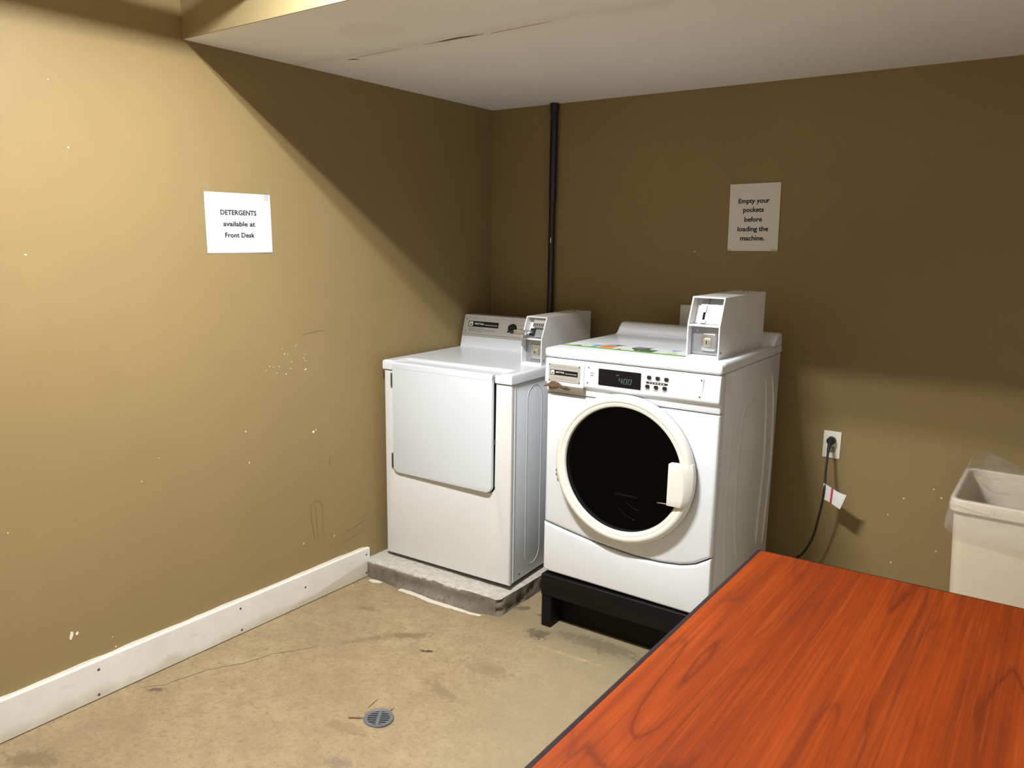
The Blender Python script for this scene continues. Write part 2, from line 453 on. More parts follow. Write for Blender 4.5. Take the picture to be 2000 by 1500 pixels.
def text_mesh(name, lines, width, mat, parent, place, bold=.0, spacing=1., thick=.0004, size=None, zo=0.):
    """lines: (text, centre x, centre y[, width]) in a flat frame; width: width of the first line (or None with size).
    place: matrix from the flat frame (x right, y up, z out) to the parent's frame"""
    bmall = bmesh.new(); sc = size
    for i, (tx, cx, cy, *lw) in enumerate(lines):
        cu = bpy.data.curves.new('txt', 'FONT'); cu.body = tx; cu.size = 1; cu.align_x = 'CENTER'; cu.offset = bold; cu.space_character = spacing
        cu.resolution_u = 3; cu.extrude = .0
        ob = bpy.data.objects.new('txt', cu); COL.objects.link(ob)
        dg = bpy.context.evaluated_depsgraph_get(); dg.update()
        me = bpy.data.meshes.new_from_object(ob.evaluated_get(dg))
        bpy.data.objects.remove(ob); bpy.data.curves.remove(cu)
        xs = [v.co.x for v in me.vertices]
        if sc is None: sc = width/(max(xs)-min(xs))
        mid = (max(xs)+min(xs))/2; sx = lw[0]/(max(xs)-min(xs)) if lw else sc
        for v in me.vertices: v.co = Vector(((v.co.x-mid)*sx+cx, (v.co.y-.25)*sc+cy, 0))
        b = bmesh.new(); b.from_mesh(me); bpy.data.meshes.remove(me)
        r = bmesh.ops.extrude_face_region(b, geom=b.faces[:])
        for v in r['geom']:
            if isinstance(v, bmesh.types.BMVert): v.co.z += thick
        me2 = bpy.data.meshes.new('t'); b.to_mesh(me2); b.free(); bmall.from_mesh(me2); bpy.data.meshes.remove(me2)
    bmall.transform(place)
    bmesh.ops.recalc_face_normals(bmall, faces=bmall.faces[:])
    x = B(); x.bm.free(); x.bm = bmall
    return x.build(name, mat, parent, zo=zo, smooth=False)

def front_frame(y):      # flat frame looking at a face that faces -y
    return Matrix(((1, 0, 0, 0), (0, 0, -1, y), (0, 1, 0, 0), (0, 0, 0, 1)))

# ------------------------------------------------------------------ the room
HC, SOF, RX, RY, HU = 2.1966, -1.725, 3.2, -4.9, 2.58
def struct(name, b, mat, parent=None, **k):
    o = b.build(name, mat, parent, **k)
    if parent is None: o['kind'] = 'structure'
    return o
floor = struct('floor', B().box(-.1, RX+.1, RY-.1, .1, -.12, 0), 'floor', smooth=False)
wl = struct('wall_left', B().box(-.12, 0, RY-.1, .1, 0, HU+.1), 'wall', smooth=False)
wb = struct('wall_back', B().box(0, RX, 0, .12, 0, HU+.1), 'wall', smooth=False)
struct('wall_right', B().box(RX, RX+.12, RY-.1, .1, 0, HU+.1), 'pale_wall', smooth=False)
struct('wall_front', B().box(0, RX, RY-.12, RY, 0, HU+.1), 'pale_wall', smooth=False)
ce = struct('ceiling', B().box(0, RX, SOF+.004, 0, HC, HC+.08), 'ceiling', smooth=False)
struct('ceiling_upper', B().box(0, RX, RY, SOF, HU, HU+.1), 'ceiling', smooth=False)
struct('trim_1', B().box(0, RX, SOF, SOF+.012, HC+.0005, HU), 'fascia', smooth=False)['label'] = 'tan painted face of the ceiling drop'

def flakes(name, spots, plane, mat, parent, kind='stuff'):
    b = B()
    for a, z, s in spots:
        n = rnd.randint(6, 8); r = s/2; pts = []; st = rnd.uniform(1., 1.7); an = rnd.uniform(0, 3)
        for i in range(n):
            t = 2*math.pi*i/n; rr = r*rnd.uniform(.6, 1.15); x, y = rr*math.cos(t)*st, rr*math.sin(t)/st**.5
            x, y = x*math.cos(an)-y*math.sin(an), x*math.sin(an)+y*math.cos(an)
            pts.append((.0002, a+x, z+y) if plane == 'x' else (a+x, -.0002, z+y))
        b.poly(pts, .0006, (1, 0, 0) if plane == 'x' else (0, -1, 0))
    o = b.build(name, mat, parent, smooth=False); o['kind'] = kind; return o
CHIPS_L = [(-2.252, .255, .02), (-2.235, .254, .012), (-1.226, .742, .0134), (-1.212, .747, .007), (-1.546, .679, .0063), (-1.555, .806, .0063), (-2.279, 1.485, .0054), (-1.979, .711, .0049), (-1.912, .779, .0039), (-1.298, .267, .0069), (-1.129, .249, .0059), (-2.122, .192, .0051), (-2.114, .153, .0052), (-2.405, .654, .0047), (-2.129, 1.806, .0056), (-2.17, 1.997, .0037), (-1.37, 1.11, .0038), (-1.359, 1.088, .0045), (-1.343, 1.083, .0038), (-1.301, 1.115, .0032), (-1.257, 1.074, .0033), (-1.262, 1.06, .0039), (-1.256, 1.049, .0033), (-1.325, 1.051, .0039), (-1.33, 1.024, .0039), (-1.354, 1.005, .0051), (-1.386, 1.039, .0045), (-1.413, 1.041, .0038), (-1.431, 1.046, .0044), (-1.45, 1.031, .0032), (-1.399, 1.015, .0032), (-1.256, 1.012, .0072)]
CHIPS_B = [(1.137, 1.507, .0071), (2.074, .556, .0069), (2.175, .613, .0057), (2.205, .584, .0068), (2.023, .476, .0058), (2.052, .28, .0071), (2.207, .366, .0058)]
flakes('paint_chips', CHIPS_L, 'x', 'chip', wl)
flakes('paint_chips', CHIPS_B, 'y', 'chip', wb)
sc = B()
def streak(b, pts, w, n=(1, 0, 0)):
    P = [Vector(p) for p in pts]; L, R_ = [], []
    for i, p in enumerate(P):
        d = (P[min(i+1, len(P)-1)]-P[max(i-1, 0)]).normalized(); s = d.cross(Vector(n)).normalized()
        k = w*(.25 if i in (0, len(P)-1) else rnd.uniform(.6, 1.1))
        L.append(p+s*k/2); R_.append(p-s*k/2)
    for i in range(len(P)-1): b.poly([L[i], L[i+1], R_[i+1], R_[i]], .0003, n)
for pts, w in (([(-1.253, .43), (-1.253, .364), (-1.242, .302), (-1.237, .263)], .006), ([(-1.246, .428), (-1.225, .437), (-1.205, .43), (-1.19, .412), (-1.191, .331), (-1.19, .256)], .005),
               ([(-1.228, .42), (-1.225, .35), (-1.217, .249)], .004), ([(-1.139, .614), (-1.143, .59), (-1.141, .57)], .008), ([(-1.40, .505), (-1.38, .493)], .008),
               ([(-1.06, .245), (-.99, .26), (-.93, .275)], .006), ([(-1.08, .20), (-1.0, .215), (-.94, .235)], .004), ([(-1.04, .175), (-.98, .185)], .004), ([(-.98, .29), (-.93, .30)], .005),
               ([(-1.27, 1.155), (-1.2, 1.163), (-1.15, 1.165)], .005)):
    streak(sc, [(.0002, y, z) for y, z in pts], w)
o = sc.build('scuff_marks', 'scuff', wl, smooth=False); o['kind'] = 'stuff'

# skirting board, its screws and the caulk line above it
YB = -.935
bs = struct('baseboard_left', B().box(.0005, .02, -4.6, YB, .002, .139, .0025, 1), 'board')
for y, z in ((-2.186, .107), (-2.192, .018), (-1.632, .108), (-1.631, .018), (-1.313, .080), (-.958, .110), (-.960, .022)):
    B().lathe([(0, .0208), (.0035, .0208), (.005, .0202), (.005, .0185)], (0, y, z), 'x', 12).build('screw', 'steel_dark', bs)
ck = []
y = -4.5
while y < YB:
    ck.append((y, .1395+.006*noise.noise(Vector((y*3.1, 0, 0)))+.005*noise.noise(Vector((y*11, 3, 0)))+.004)); y += .035
b = B(); b.prism([(YB-.01, .138)]+[(-4.5, .138)]+ck, 'x', .0002, .007)
b.build('caulk', 'caulk', bs, smooth=False)

# floor: crack, paint smear along the slab
CR = [(.068, -2.062), (.113, -2.01), (.119, -1.97), (.134, -1.911), (.141, -1.869), (.172, -1.817), (.208, -1.761), (.228, -1.707), (.239, -1.655), (.28, -1.597), (.321, -1.538), (.334, -1.492)]
pts = []
for i in range(len(CR)-1):
    for k in range(4):
        t = k/4; pts.append((CR[i][0]*(1-t)+CR[i+1][0]*t+rnd.uniform(-.002, .002), CR[i][1]*(1-t)+CR[i+1][1]*t, .0003))
b = B(); streak(b, pts, .0045, (0, 0, 1)); b.build('crack', 'crack', floor, smooth=False)
b = B()
SM = [(.235, -.966), (.29, -.962), (.35, -.963), (.42, -.968), (.50, -.962), (.57, -.957), (.63, -.955), (.69, -.940)]
up, dn = [], []
for i in range(len(SM)-1):
    for k in range(5):
        t = k/5; x = SM[i][0]*(1-t)+SM[i+1][0]*t; y = SM[i][1]*(1-t)+SM[i+1][1]*t
        w = .013*(1-.75*max(0, (x-.5)/.2))+.006*noise.noise(Vector((x*40, 0, 1)))
        up.append((x, y+w*.6+.004, .001)); dn.append((x, y-w, .001))
b.poly(dn+up[::-1], .003, (0, 0, 1))
b.poly([(.055, -.985, .001), (.09, -.99, .001), (.118, -.972, .001), (.122, -.958, .001), (.085, -.958, .001), (.06, -.968, .001)], .003, (0, 0, 1))
b.build('paint_smear', 'smear', floor, smooth=False)

# ceiling: torn tape joint
b = B(); z = HC-.0006
b.poly([(.707, -1.236, z), (.76, -1.241, z), (.80, -1.243, z), (.875, -1.234, z), (.80, -1.235, z), (.75, -1.233, z)], .0008, (0, 0, -1))
b.poly([(.245, -1.211, z), (.268, -1.206, z), (.288, -1.191, z), (.276, -1.212, z)], .0008, (0, 0, -1))
b.build('torn_joint', 'tear', ce, smooth=False)
b = B(); b.poly([(.64, -1.232, z), (.74, -1.226, z), (.90, -1.230, z), (.875, -1.2335, z), (.76, -1.2325, z), (.70, -1.2345, z)], .0012, (0, 0, -1))
b.poly([(.30, -1.218, z), (.52, -1.226, z), (.53, -1.2285, z), (.31, -1.222, z)], .0006, (0, 0, -1))
b.poly([(.92, -1.222, z), (1.16, -1.236, z), (1.16, -1.239, z), (.93, -1.226, z)], .0006, (0, 0, -1))
b.build('torn_paper', 'flap', ce, smooth=False)

# ------------------------------------------------------------------ fluorescent fitting above the frame
t = thing('ceiling_light', 'white two-tube fluorescent fitting under the high part of the ceiling', 'lamp', ((LX0+LX1)/2, LY, HU))
hl = (LX1-LX0)/2
B().prism([(-.09, 0), (.09, 0), (.09, -.02), (.03, -.045), (-.03, -.045), (-.09, -.02)], 'x', -hl-.03, hl+.03).build('housing', 'fixture', t, smooth=False)
for s in (-1, 1):
    B().box(s*(hl+.03)-.008, s*(hl+.03)+.008, -.09, .09, -.098, 0, .003).build('end_plate', 'fixture', t)
    B().tube([(-hl-.02, s*.032, -.072), (hl+.02, s*.032, -.072)], .013, 12).build('tube', 'tube', t)

# conduit hung under the high ceiling, whose shadow crosses the top of the left wall
t = thing('ceiling_pipe', 'painted pipe hung under the high ceiling along the left wall', 'pipe', (.42, 0, 2.322))
B().tube([(0, SOF-.001, 0), (0, RY+.01, 0)], .036, 20).build('pipe', 'fascia', t)
for y in (-2.4, -3.9, -5.2):
    B().tube([(0, y, .03), (0, y, HU-2.322)], .004, 8).build('hanger', 'steel_dark', t)
# ------------------------------------------------------------------ pipe in the corner
p = thing('black_pipe', 'black painted pipe running down the back wall behind the dryer', 'pipe', (.390, -.022, 0))
B().lathe([(0, 0), (.0155, 0), (.0155, 1.80), (.0155, 1.802), (0, 1.802)], (0, 0, 0), 'z', 20).build('lower_pipe', 'pipe', p)
B().lathe([(0, 1.735), (.0175, 1.735), (.0185, 1.742), (.0185, 2.16), (0, 2.16)], (.001, 0, 0), 'z', 20).build('upper_pipe', 'pipe', p)
B().lathe([(.0185, 2.150), (.0215, 2.153), (.0215, 2.196), (.0, 2.196)], (.001, 0, 0), 'z', 20).build('coupling', 'pipe', p)
B().box(.003, .007, -.0175, -.0135, 1.535, 1.56, .001, 1).build('paint_chip', 'chip', p)

# ------------------------------------------------------------------ concrete slab
def slab():
    b = bmesh.new(); nx, ny, nz = 44, 48, 6
    fl, fr, zl, zr = -.957, -.905, .083, .074
    def P(i, j, k):
        u, v, w = i/nx, j/ny, k/nz
        yf = fl+(fr-fl)*u; x = .001+(.743-.001)*u; y = yf+(-.02-yf)*v; z = (zl+(zr-zl)*u)*w
        e = .012     # rounded worn arris
        q = Vector((x, y, z)); n = noise.noise(q*14)*.004+noise.noise(q*45)*.003
        dz = max(0, z-(zl-e))/e; df = max(0, 1-(y-yf)/e); dr = max(0, 1-(.743-x)/e)
        if dz > 0:
            y += df*dz*.006; x -= dr*dz*.006
            z -= .004*max(df, dr)*dz
        if df > 0 and dr > 0: x -= .006; y += .006
        if j == 0 and .12 < u < .97: y -= .018*max(0, 1-w*2.2)**2*min(1, (u-.12)*6, (.97-u)*10)
        if j == 0: y += n+ (.004*noise.noise(Vector((x*25, z*25, 0))))
        if i == nx: x += n; 
        if i == nx and k < nz and k > 0:       # honeycombed hollows on the side
            h = noise.noise(Vector((y*22, z*34, 5)))
            if h > .12: x -= .022*min(1, (h-.12)*4)
        if k == nz: z += n*.5
        return (x, y, z)
    V = {}
    def vert(i, j, k):
        if (i, j, k) not in V: V[(i, j, k)] = b.verts.new(P(i, j, k))
        return V[(i, j, k)]
    for i in range(nx):
        for j in range(ny): b.faces.new([vert(*q) for q in ((i, j, nz), (i+1, j, nz), (i+1, j+1, nz), (i, j+1, nz))])
        for k in range(nz): b.faces.new([vert(*q) for q in ((i, 0, k), (i+1, 0, k), (i+1, 0, k+1), (i, 0, k+1))])
    for j in range(ny):
        for k in range(nz): b.faces.new([vert(*q) for q in ((nx, j, k), (nx, j+1, k), (nx, j+1, k+1), (nx, j, k+1))])
    # close back, left and bottom
    for i in range(nx):
        b.faces.new([vert(*q) for q in ((i, 0, 0), (i, ny, 0), (i+1, ny, 0), (i+1, 0, 0))])
        b.faces.new([vert(*q) for q in ((i, ny, 0), (i, ny, nz), (i+1, ny, nz), (i+1, ny, 0))])
    bmesh.ops.recalc_face_normals(b, faces=b.faces[:])
    x = B(); x.bm.free(); x.bm = b
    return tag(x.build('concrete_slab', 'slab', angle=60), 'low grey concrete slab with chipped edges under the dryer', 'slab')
slab()

# ------------------------------------------------------------------ coin boxes (parts of the two machines)
def coin_box(root, zo, u0, u1, v0, vt, v1, z0, zk, z1, slide):
    """white sheet-metal meter case: the upper half of the front leans back from (v0, zk) to (vt, z1)"""
    T = .0045
    side = [(v0, z0), (v0, zk), (vt, z1), (v1, z1), (v1, z0)]
    b = B()
    b.prism(side, 'x', u0, u0+T); b.prism(side, 'x', u1-T, u1)
    b.box(u0+T, u1-T, vt, v1, z1-T, z1); b.box(u0+T, u1-T, v1-T, v1, z0, z1-T)
    b.box(u0+T, u1-T, v0+.002, v0+.055, zk-T, zk); b.box(u0+T, u1-T, v0+.001, v0+.045, z0, z0+.010)
    box = b.build('coin_box', 'coinpaint', root, zo=zo, smooth=False)
    dv = v0+.050
    # rivets
    B().lathe([(.009, 0), (.009, .002), (.006, .006), (0, .0075)], ((u0+u1)/2+.012, v1-.10, z1), 'z', 14).build('rivet', 'chrome', box, zo=zo)
    B().lathe([(.006, u1), (.006, u1+.001), (.003, u1+.003), (0, u1+.003)], (0, v0+.018, z0+.022), 'x', 12).build('rivet', 'chrome', box, zo=zo)
    # lower compartment: vault door with its lock
    c = ((u0+u1)/2+.012)
    B().box(u0+T+.001, u1-T-.001, v0+.034, v0+.038, z0+.012, zk-T-.001, .001, 1).build('vault_door', 'zinc', box, zo=zo)
    B().prism(rrect(c-.029, c+.029, (z0+zk)/2-.033, (z0+zk)/2+.029, .012), 'y', v0+.024, v0+.034, .004).build('lock_collar', 'chrome', box, zo=zo)
    zc = (z0+zk)/2-.001
    B().prism(rrect(c-.019, c+.010, zc-.016, zc+.014, .006), 'y', v0+.020, v0+.027, .002).build('lock_plate', 'brass', box, zo=zo)
    B().lathe([(0, v0+.016), (.008, v0+.016), (.010, v0+.0185), (.010, v0+.022)], (c-.005, 0, zc), 'y', 18).build('lock', 'brass', box, zo=zo)
    B().box(c-.0065, c-.0035, v0+.0152, v0+.017, zc-.0055, zc+.0055).build('keyhole', 'void', box, zo=zo, smooth=False)
    for zz in (z0+.026, zk-.020):
        B().lathe([(.0045, v0+.034), (.0045, v0+.032), (.003, v0+.0305), (0, v0+.0305)], (u0+.024, 0, zz), 'y', 10).build('screw', 'chrome', box, zo=zo)
    # upper compartment back plate, leaning like the front
    def up(h, d): # point on the leaning plane, d behind the front
        return v0+(vt-v0)*h+d, zk+(z1-zk)*h
    if not slide:
        a0, a1 = up(.02, .042), up(.86, .042)
        cc = a0, a1
        b = B(); b.prism([a0, a1, (a1[0]+.004, a1[1]), (a0[0]+.004, a0[1])], 'x', u0+T+.018, u1-T-.001)
        b.build('slot_plate', 'zinc', box, zo=zo, smooth=False)
        b = B(); b.prism([up(.02, .050), up(.97, .050), (up(.97, .05)[0]+.003, up(.97, .05)[1]), (up(.02, .05)[0]+.003, up(.02, .05)[1])], 'x', u0+T, u1-T).build('slide_housing', 'coinpaint', box, zo=zo, smooth=False)
        b = B(); q0, q1 = up(.16, .040), up(.42, .040)
        b.prism([q0, q1, (q1[0]+.0015, q1[1]), (q0[0]+.0015, q0[1])], 'x', u0+.034, u0+.043).build('slot', 'void', box, zo=zo, smooth=False)
        b = B(); q0, q1 = up(.05, .036), up(.14, .036)
        b.prism([q0, q1, (q1[0]+.006, q1[1]), (q0[0]+.006, q0[1])], 'x', u0+.029, u0+.050, .002, 1).build('slot_guide', 'chrome', box, zo=zo)
        b = B(); q0, q1 = up(.44, .036), up(.68, .036)
        b.prism([q0, q1, (q1[0]+.006, q1[1]), (q0[0]+.006, q0[1])], 'x', u0+.030, u0+.046, .002, 1).build('slot_guide', 'chrome', box, zo=zo)
        b = B(); q0, q1 = up(.70, .041), up(.99, .041)
        b.prism([q0, q1, (q1[0]+.0015, q1[1]), (q0[0]+.0015, q0[1])], 'x', u0+.047, u0+.051).build('seam', 'steel_dark', box, zo=zo, smooth=False)
    else:
        q0, q1 = up(.0, .046), up(.97, .046)
        B().prism([q0, q1, (q1[0]+.004, q1[1]), (q0[0]+.004, q0[1])], 'x', u0+T, u1-T).build('slide_housing', 'coinpaint', box, zo=zo, smooth=False)
        q0, q1 = up(.50, .020), up(.95, .026)
        B().prism([q0, q1, (q1[0]+.022, q1[1]), (q0[0]+.022, q0[1])], 'x', u0+.028, u1-T-.001, .002, 1).build('slide_plate', 'brushed', box, zo=zo)
        for k in range(7):
            u = u0+.034+k*.0088
            q0, q1 = up(.52, .0192), up(.68, .0192)
            B().prism([q0, q1, (q1[0]+.003, q1[1]), (q0[0]+.003, q0[1])], 'x', u, u+.0038).build('coin_slot', 'void', box, zo=zo, smooth=False)
        q0, q1 = up(.05, .022), up(.40, .022)
        B().prism([q0, q1, (q1[0]+.024, q1[1]), (q0[0]+.024, q0[1])], 'x', u0+.040, u1-T-.001, .003, 1).build('slide_body', 'zinc', box, zo=zo)
        q0, q1 = up(.12, .015), up(.44, .018)
        B().prism([q0, q1, (q1[0]+.01, q1[1]), (q0[0]+.01, q0[1])], 'x', u0+.024, u0+.052, .002, 1).build('slide_gate', 'black', box, zo=zo)
        # chrome slide tongue pulled out towards the front with its cross handle
        zc = zk+.028
        b = B(); b.box(u0+.012, u0+.040, v0-.050, v0+.030, zc-.006, zc+.006, .002)
        b.box(u0-.004, u0+.052, v0-.062, v0-.048, zc-.012, zc+.014, .004)
        b.build('coin_slide', 'chrome', box, zo=zo)
    return box

def badge(root, zo, u0, u1, z0, z1, v, txt, sub, tilt=None):
    """black brand strip with its square white emblem"""
    T = tilt or Matrix.Identity(4)
    h = z1-z0
    bd = B().box(u0, u1, v-.0012, v, z0, z1).xf(T).build('brand_badge', 'black_gloss', root, zo=zo, smooth=False)
    e = h*.80
    B().ring(rrect(u0+h*.15, u0+h*.15+e, z0+h*.1, z1-h*.1, e*.2), rrect(u0+h*.15+e*.16, u0+h*.15+e*.84, z0+h*.1+e*.16, z1-h*.1-e*.16, e*.1), 'y', v-.0022, v-.0012).xf(T).build('emblem', 'white_print', bd, zo=zo, smooth=False)
    fm = T @ front_frame(v-.0012)
    text_mesh('lettering', [('M', u0+h*.15+e/2, (z0+z1)/2)], e*.56, 'white_print', bd, fm, .02, zo=zo)
    text_mesh('lettering', [(txt, u0+(u1-u0)*.36, (z0+z1)/2)], (u1-u0)*.30, 'white_print', bd, fm, .02, zo=zo)
    text_mesh('lettering', [(sub, u0+(u1-u0)*.76, z0+h*.42)], (u1-u0)*.42, 'white_print', bd, fm, 0, zo=zo)
    return bd

def screws(parent, zo, pts, v, r=.0035, T=None, mat='steel_dark'):
    for u, z in pts:
        b = B().lathe([(r, v), (r, v-.001), (r*.6, v-.002), (0, v-.002)], (u, 0, z), 'y', 10)
        if T: b.xf(T)
        b.build('screw', mat, parent, zo=zo)

# ------------------------------------------------------------------ dryer
def dryer():
    W_, D_, zb, zl, zt = .682, .680, .0985, .9700, 1.0115
    zo = .084
    r = thing('clothes_dryer', 'white front-loading coin dryer on the concrete slab in the corner', 'dryer', (.0460, -.8500, zo), .0565)
    for u, v in ((.05, .05), (W_-.05, .05), (.05, D_-.06), (W_-.05, D_-.06)):
        B().lathe([(0, zo), (.02, zo), (.02, zb+.004), (0, zb+.004)], (u, v, 0), 'z', 16).build('foot', 'rubber', r, zo=zo)
    B().box(.02, W_-.02, .035, D_-.02, zb-.006, zb+.02).build('underside_shade', 'void', r, zo=zo, smooth=False)  # near-black block, paints the shade of the gap under the dryer
    B().box(.003, W_-.003, .024, D_, zb, zl-.002, .004, 2).build('cabinet', 'enamel_cool', r, zo=zo)
    # front: U-shaped cream panel round the door
    du0, du1, dz0, dz1 = .055, .600, .498, .998
    o = [(0, zb), (W_, zb), (W_, zl-.003), (du1+.004, zl-.003), (du1+.004, dz0+.03)]
    o += arc(du1+.004-.034, dz0-.004+.034, .034, 0, -90, 6)
    o += arc(du0-.004+.034, dz0-.004+.034, .034, 270, 180, 6)
    o += [(du0-.004, zl-.003), (0, zl-.003)]
    B().prism(o, 'y', 0, .024, .006, 3).build('front_panel', 'cream', r, zo=zo)
    B().box(du0-.01, du1+.01, .0235, .0245, dz0-.01, zl-.004).build('opening_shade', 'void', r, zo=zo, smooth=False)  # near-black sheet standing in for the shade behind the door
    # door: top edge rolls back over the worktop; hung on the left, a little ajar on the right
    hz = Matrix.Translation((du0, .004, 0)) @ Matrix.Rotation(math.radians(-1.1), 4, 'Z') @ Matrix.Translation((-du0, -.004, 0))
    o = [(du1, dz1)]+[(du0, dz1)]+arc(du0+.03, dz0+.03, .03, 180, 270, 6)+arc(du1-.03, dz0+.03, .03, 270, 360, 6)
    b = B(); b.prism(o, 'y', -.012, .010, .0045, 3)
    b.prism([(-.012, dz1-.02), (-.011, dz1+.002), (-.006, dz1+.008), (.003, dz1+.0095), (.012, dz1+.008), (.012, dz1-.02)], 'x', du0, du1, .001, 1)
    door = b.xf(hz).build('door', 'enamel_cool', r, zo=zo)
    B().box(du0+.012, du1-.012, -.0126, -.0118, .9800, .9820).xf(hz).build('crease', 'enamel_cool', door, zo=zo)
    for a, c in ((.894, .955), (.519, .585)):
        B().box(du0-.012, du0-.0015, -.0095, .004, a, c, .0015, 1).build('hinge', 'steel_dark', r, zo=zo)
    B().box(du1+.002, du1+.007, -.004, .016, .708, .730, .001, 1).build('latch', 'steel_dark', r, zo=zo)
    # worktop: a shallow scoop in front, open where the door comes up
    def zf(u, v):
        s = lambda a: max(0, min(1, a))**2*(3-2*max(0, min(1, a)))
        m = s((u-.05)/.03)*s((.645-u)/.03)
        lip = s((.105-v)/.022)
        z = zt-.011*m*lip
        ed = min(u+.004, W_+.004-u, v+.006)       # rolled outer edge
        if ed < .010: z -= .010*(1-math.sqrt(max(0, 1-(1-ed/.010)**2)))
        return z
    us = sorted(set([-.004, -.002, .0, .003, .006]+[.01+i*.0111 for i in range(61)]+[W_+.004, W_+.002, W_, W_-.003, W_-.006, .052, .0545, .6035, .606]))
    vs = sorted(set([-.006, -.004, -.001, .003, .008, .014]+[.02+i*.009 for i in range(14)]+[.16, .2, .3, .4, .5, .6, D_]))
    b = bmesh.new(); G = []
    for u in us:
        row = []
        for v in vs:
            inn = .054 < u < .604
            vv = max(v, .0135+v*.02) if inn else v
            row.append(b.verts.new((u, vv, zf(u, vv))))
        G.append(row)
    for i in range(len(us)-1):
        for j in range(len(vs)-1): b.faces.new((G[i][j], G[i+1][j], G[i+1][j+1], G[i][j+1]))
    loop = [G[i][0] for i in range(len(us))]+[G[-1][j] for j in range(1, len(vs))]+[G[i][-1] for i in range(len(us)-2, -1, -1)]+[G[0][j] for j in range(len(vs)-2, 0, -1)]
    lo = [b.verts.new((v.co.x, v.co.y, zl)) for v in loop]; n = len(loop)
    for i in range(n): b.faces.new((loop[i], loop[(i+1) % n], lo[(i+1) % n], lo[i]))
    bmesh.ops.remove_doubles(b, verts=b.verts[:], dist=1e-5)
    bmesh.ops.recalc_face_normals(b, faces=b.faces[:])
    x = B(); x.bm.free(); x.bm = b
    x.build('worktop', 'enamel', r, zo=zo, angle=50)
    # embossed slot-shaped stiffener and corner strip on the visible side
    sl = lambda i: [(v, z) for v, z in arc(.190, .883, .062-i, 0, 180, 10)+arc(.190, .199, .062-i, 180, 360, 10)]
    B().ring(sl(0), sl(.004), 'x', W_-.004, W_-.0018).build('side_bead', 'enamel_cool', r, zo=zo)
    B().box(W_-.003, W_+.0005, .030, .034, zb+.004, zl-.004).build('side_seam', 'enamel_cool', r, zo=zo, smooth=False)
    B().lathe([(.005, W_-.004), (.005, W_-.002), (0, W_-.002)], (0, .085, .123), 'x', 10).build('screw', 'steel_dark', r, zo=zo)
    # console: leaning face, steel fascia above a white sill
    c0, zc = .566, 1.1705
    lean = lambda z: c0+(z-zt)*.045/(zc-zt)
    b = B(); b.prism([(lean(zt), zt-.004), (lean(zc-.008), zc-.008), (lean(zc)+.004, zc-.001), (lean(zc)+.012, zc), (D_-.006, zc), (D_-.006, zt-.004)], 'x', .006, .655, .003, 2)
    con = b.build('console', 'enamel', r, zo=zo)
    za = math.atan2(.045, zc-zt)
    Tl = Matrix.Translation((0, c0, zt)) @ Matrix.Rotation(-za, 4, 'X') @ Matrix.Translation((0, 0, -1.0052))   # leaning frame, y=0 on the face
    fz0, fz1 = 1.062, 1.164
    B().box(.008, .653, -.0022, .001, fz0, fz1, .0008, 1).xf(Tl).build('fascia_plate', 'brushed', con, zo=zo)
    badge(con, zo, .040, .220, 1.111, 1.139, -.0022, 'MAYTAG', 'Commercial Laundry', Tl)
    b = B()
    for z, u1 in ((1.104, .130), (1.098, .205), (1.0925, .205), (1.087, .120)):
        u = .045
        while u < u1:
            w = rnd.uniform(.006, .016); b.box(u, u+w, -.0026, -.0021, z-.0011, z+.0011); u += w+.003
    for z, u0, u1 in ((1.135, .335, .365), (1.118, .345, .372), (1.10, .34, .37)):
        b.box(u0, u1, -.0026, -.0021, z-.001, z+.001)
    b.xf(Tl).build('small_print', 'greyink', con, zo=zo, smooth=False, kind='stuff')
    B().box(.012, .650, -.0027, -.0021, 1.0725, 1.0740).xf(Tl).build('fascia_line', 'greyink', con, zo=zo, smooth=False)
    screws(con, zo, [(.026, 1.147), (.026, 1.088)], -.0022, .0035, Tl)
    kn = B().lathe([(.024, -.002), (.024, -.006), (.020, -.009), (.0175, -.022), (.0155, -.024), (0, -.024)], (.306, 0, 1.116), 'y', 28).xf(Tl).build('knob', 'black_gloss', con, zo=zo)
    B().prism([(.286, 1.098), (.280, 1.094), (.284, 1.104)], 'y', -.012, -.003).xf(Tl).build('pointer', 'black_gloss', con, zo=zo, smooth=False)
    coin_box(r, zo, .5620, .6655, .262, .306, .720, zt-.001, 1.1265, 1.219, True)
dryer()

# ------------------------------------------------------------------ black timber stand
def stand():
    r = thing('washer_stand', 'low black painted wooden stand carrying the washing machine', 'stand', (.9176, -.8447, 0), .0255)
    W_, D_ = .692, .68
    B().box(-.002, W_+.002, -.008, .036, .135, .225, .003, 1).build('rail', 'blackwood', r)
    B().box(-.002, W_+.002, D_-.04, D_, .135, .225, .003, 1).build('rail', 'blackwood', r)
    B().box(-.002, .036, .036, D_-.04, .135, .225, .003, 1).build('rail', 'blackwood', r)
    B().box(W_-.036, W_+.002, .036, D_-.04, .135, .225, .003, 1).build('rail', 'blackwood', r)
    B().box(.04, W_-.04, .05, D_-.05, .225, .2325, .002, 1).build('deck', 'blackwood', r)
    for u in (.0, W_-.045):
        for v in (-.005, D_-.09): B().box(u, u+.045, v, v+.085, 0, .135, .003, 1).build('leg', 'blackwood', r)
    B().box(.004, W_-.004, .0805, .098, 0, .135, .001, 1).build('dark_panel', 'blackwood', r)  # near-black panel set back below the front rail
stand()

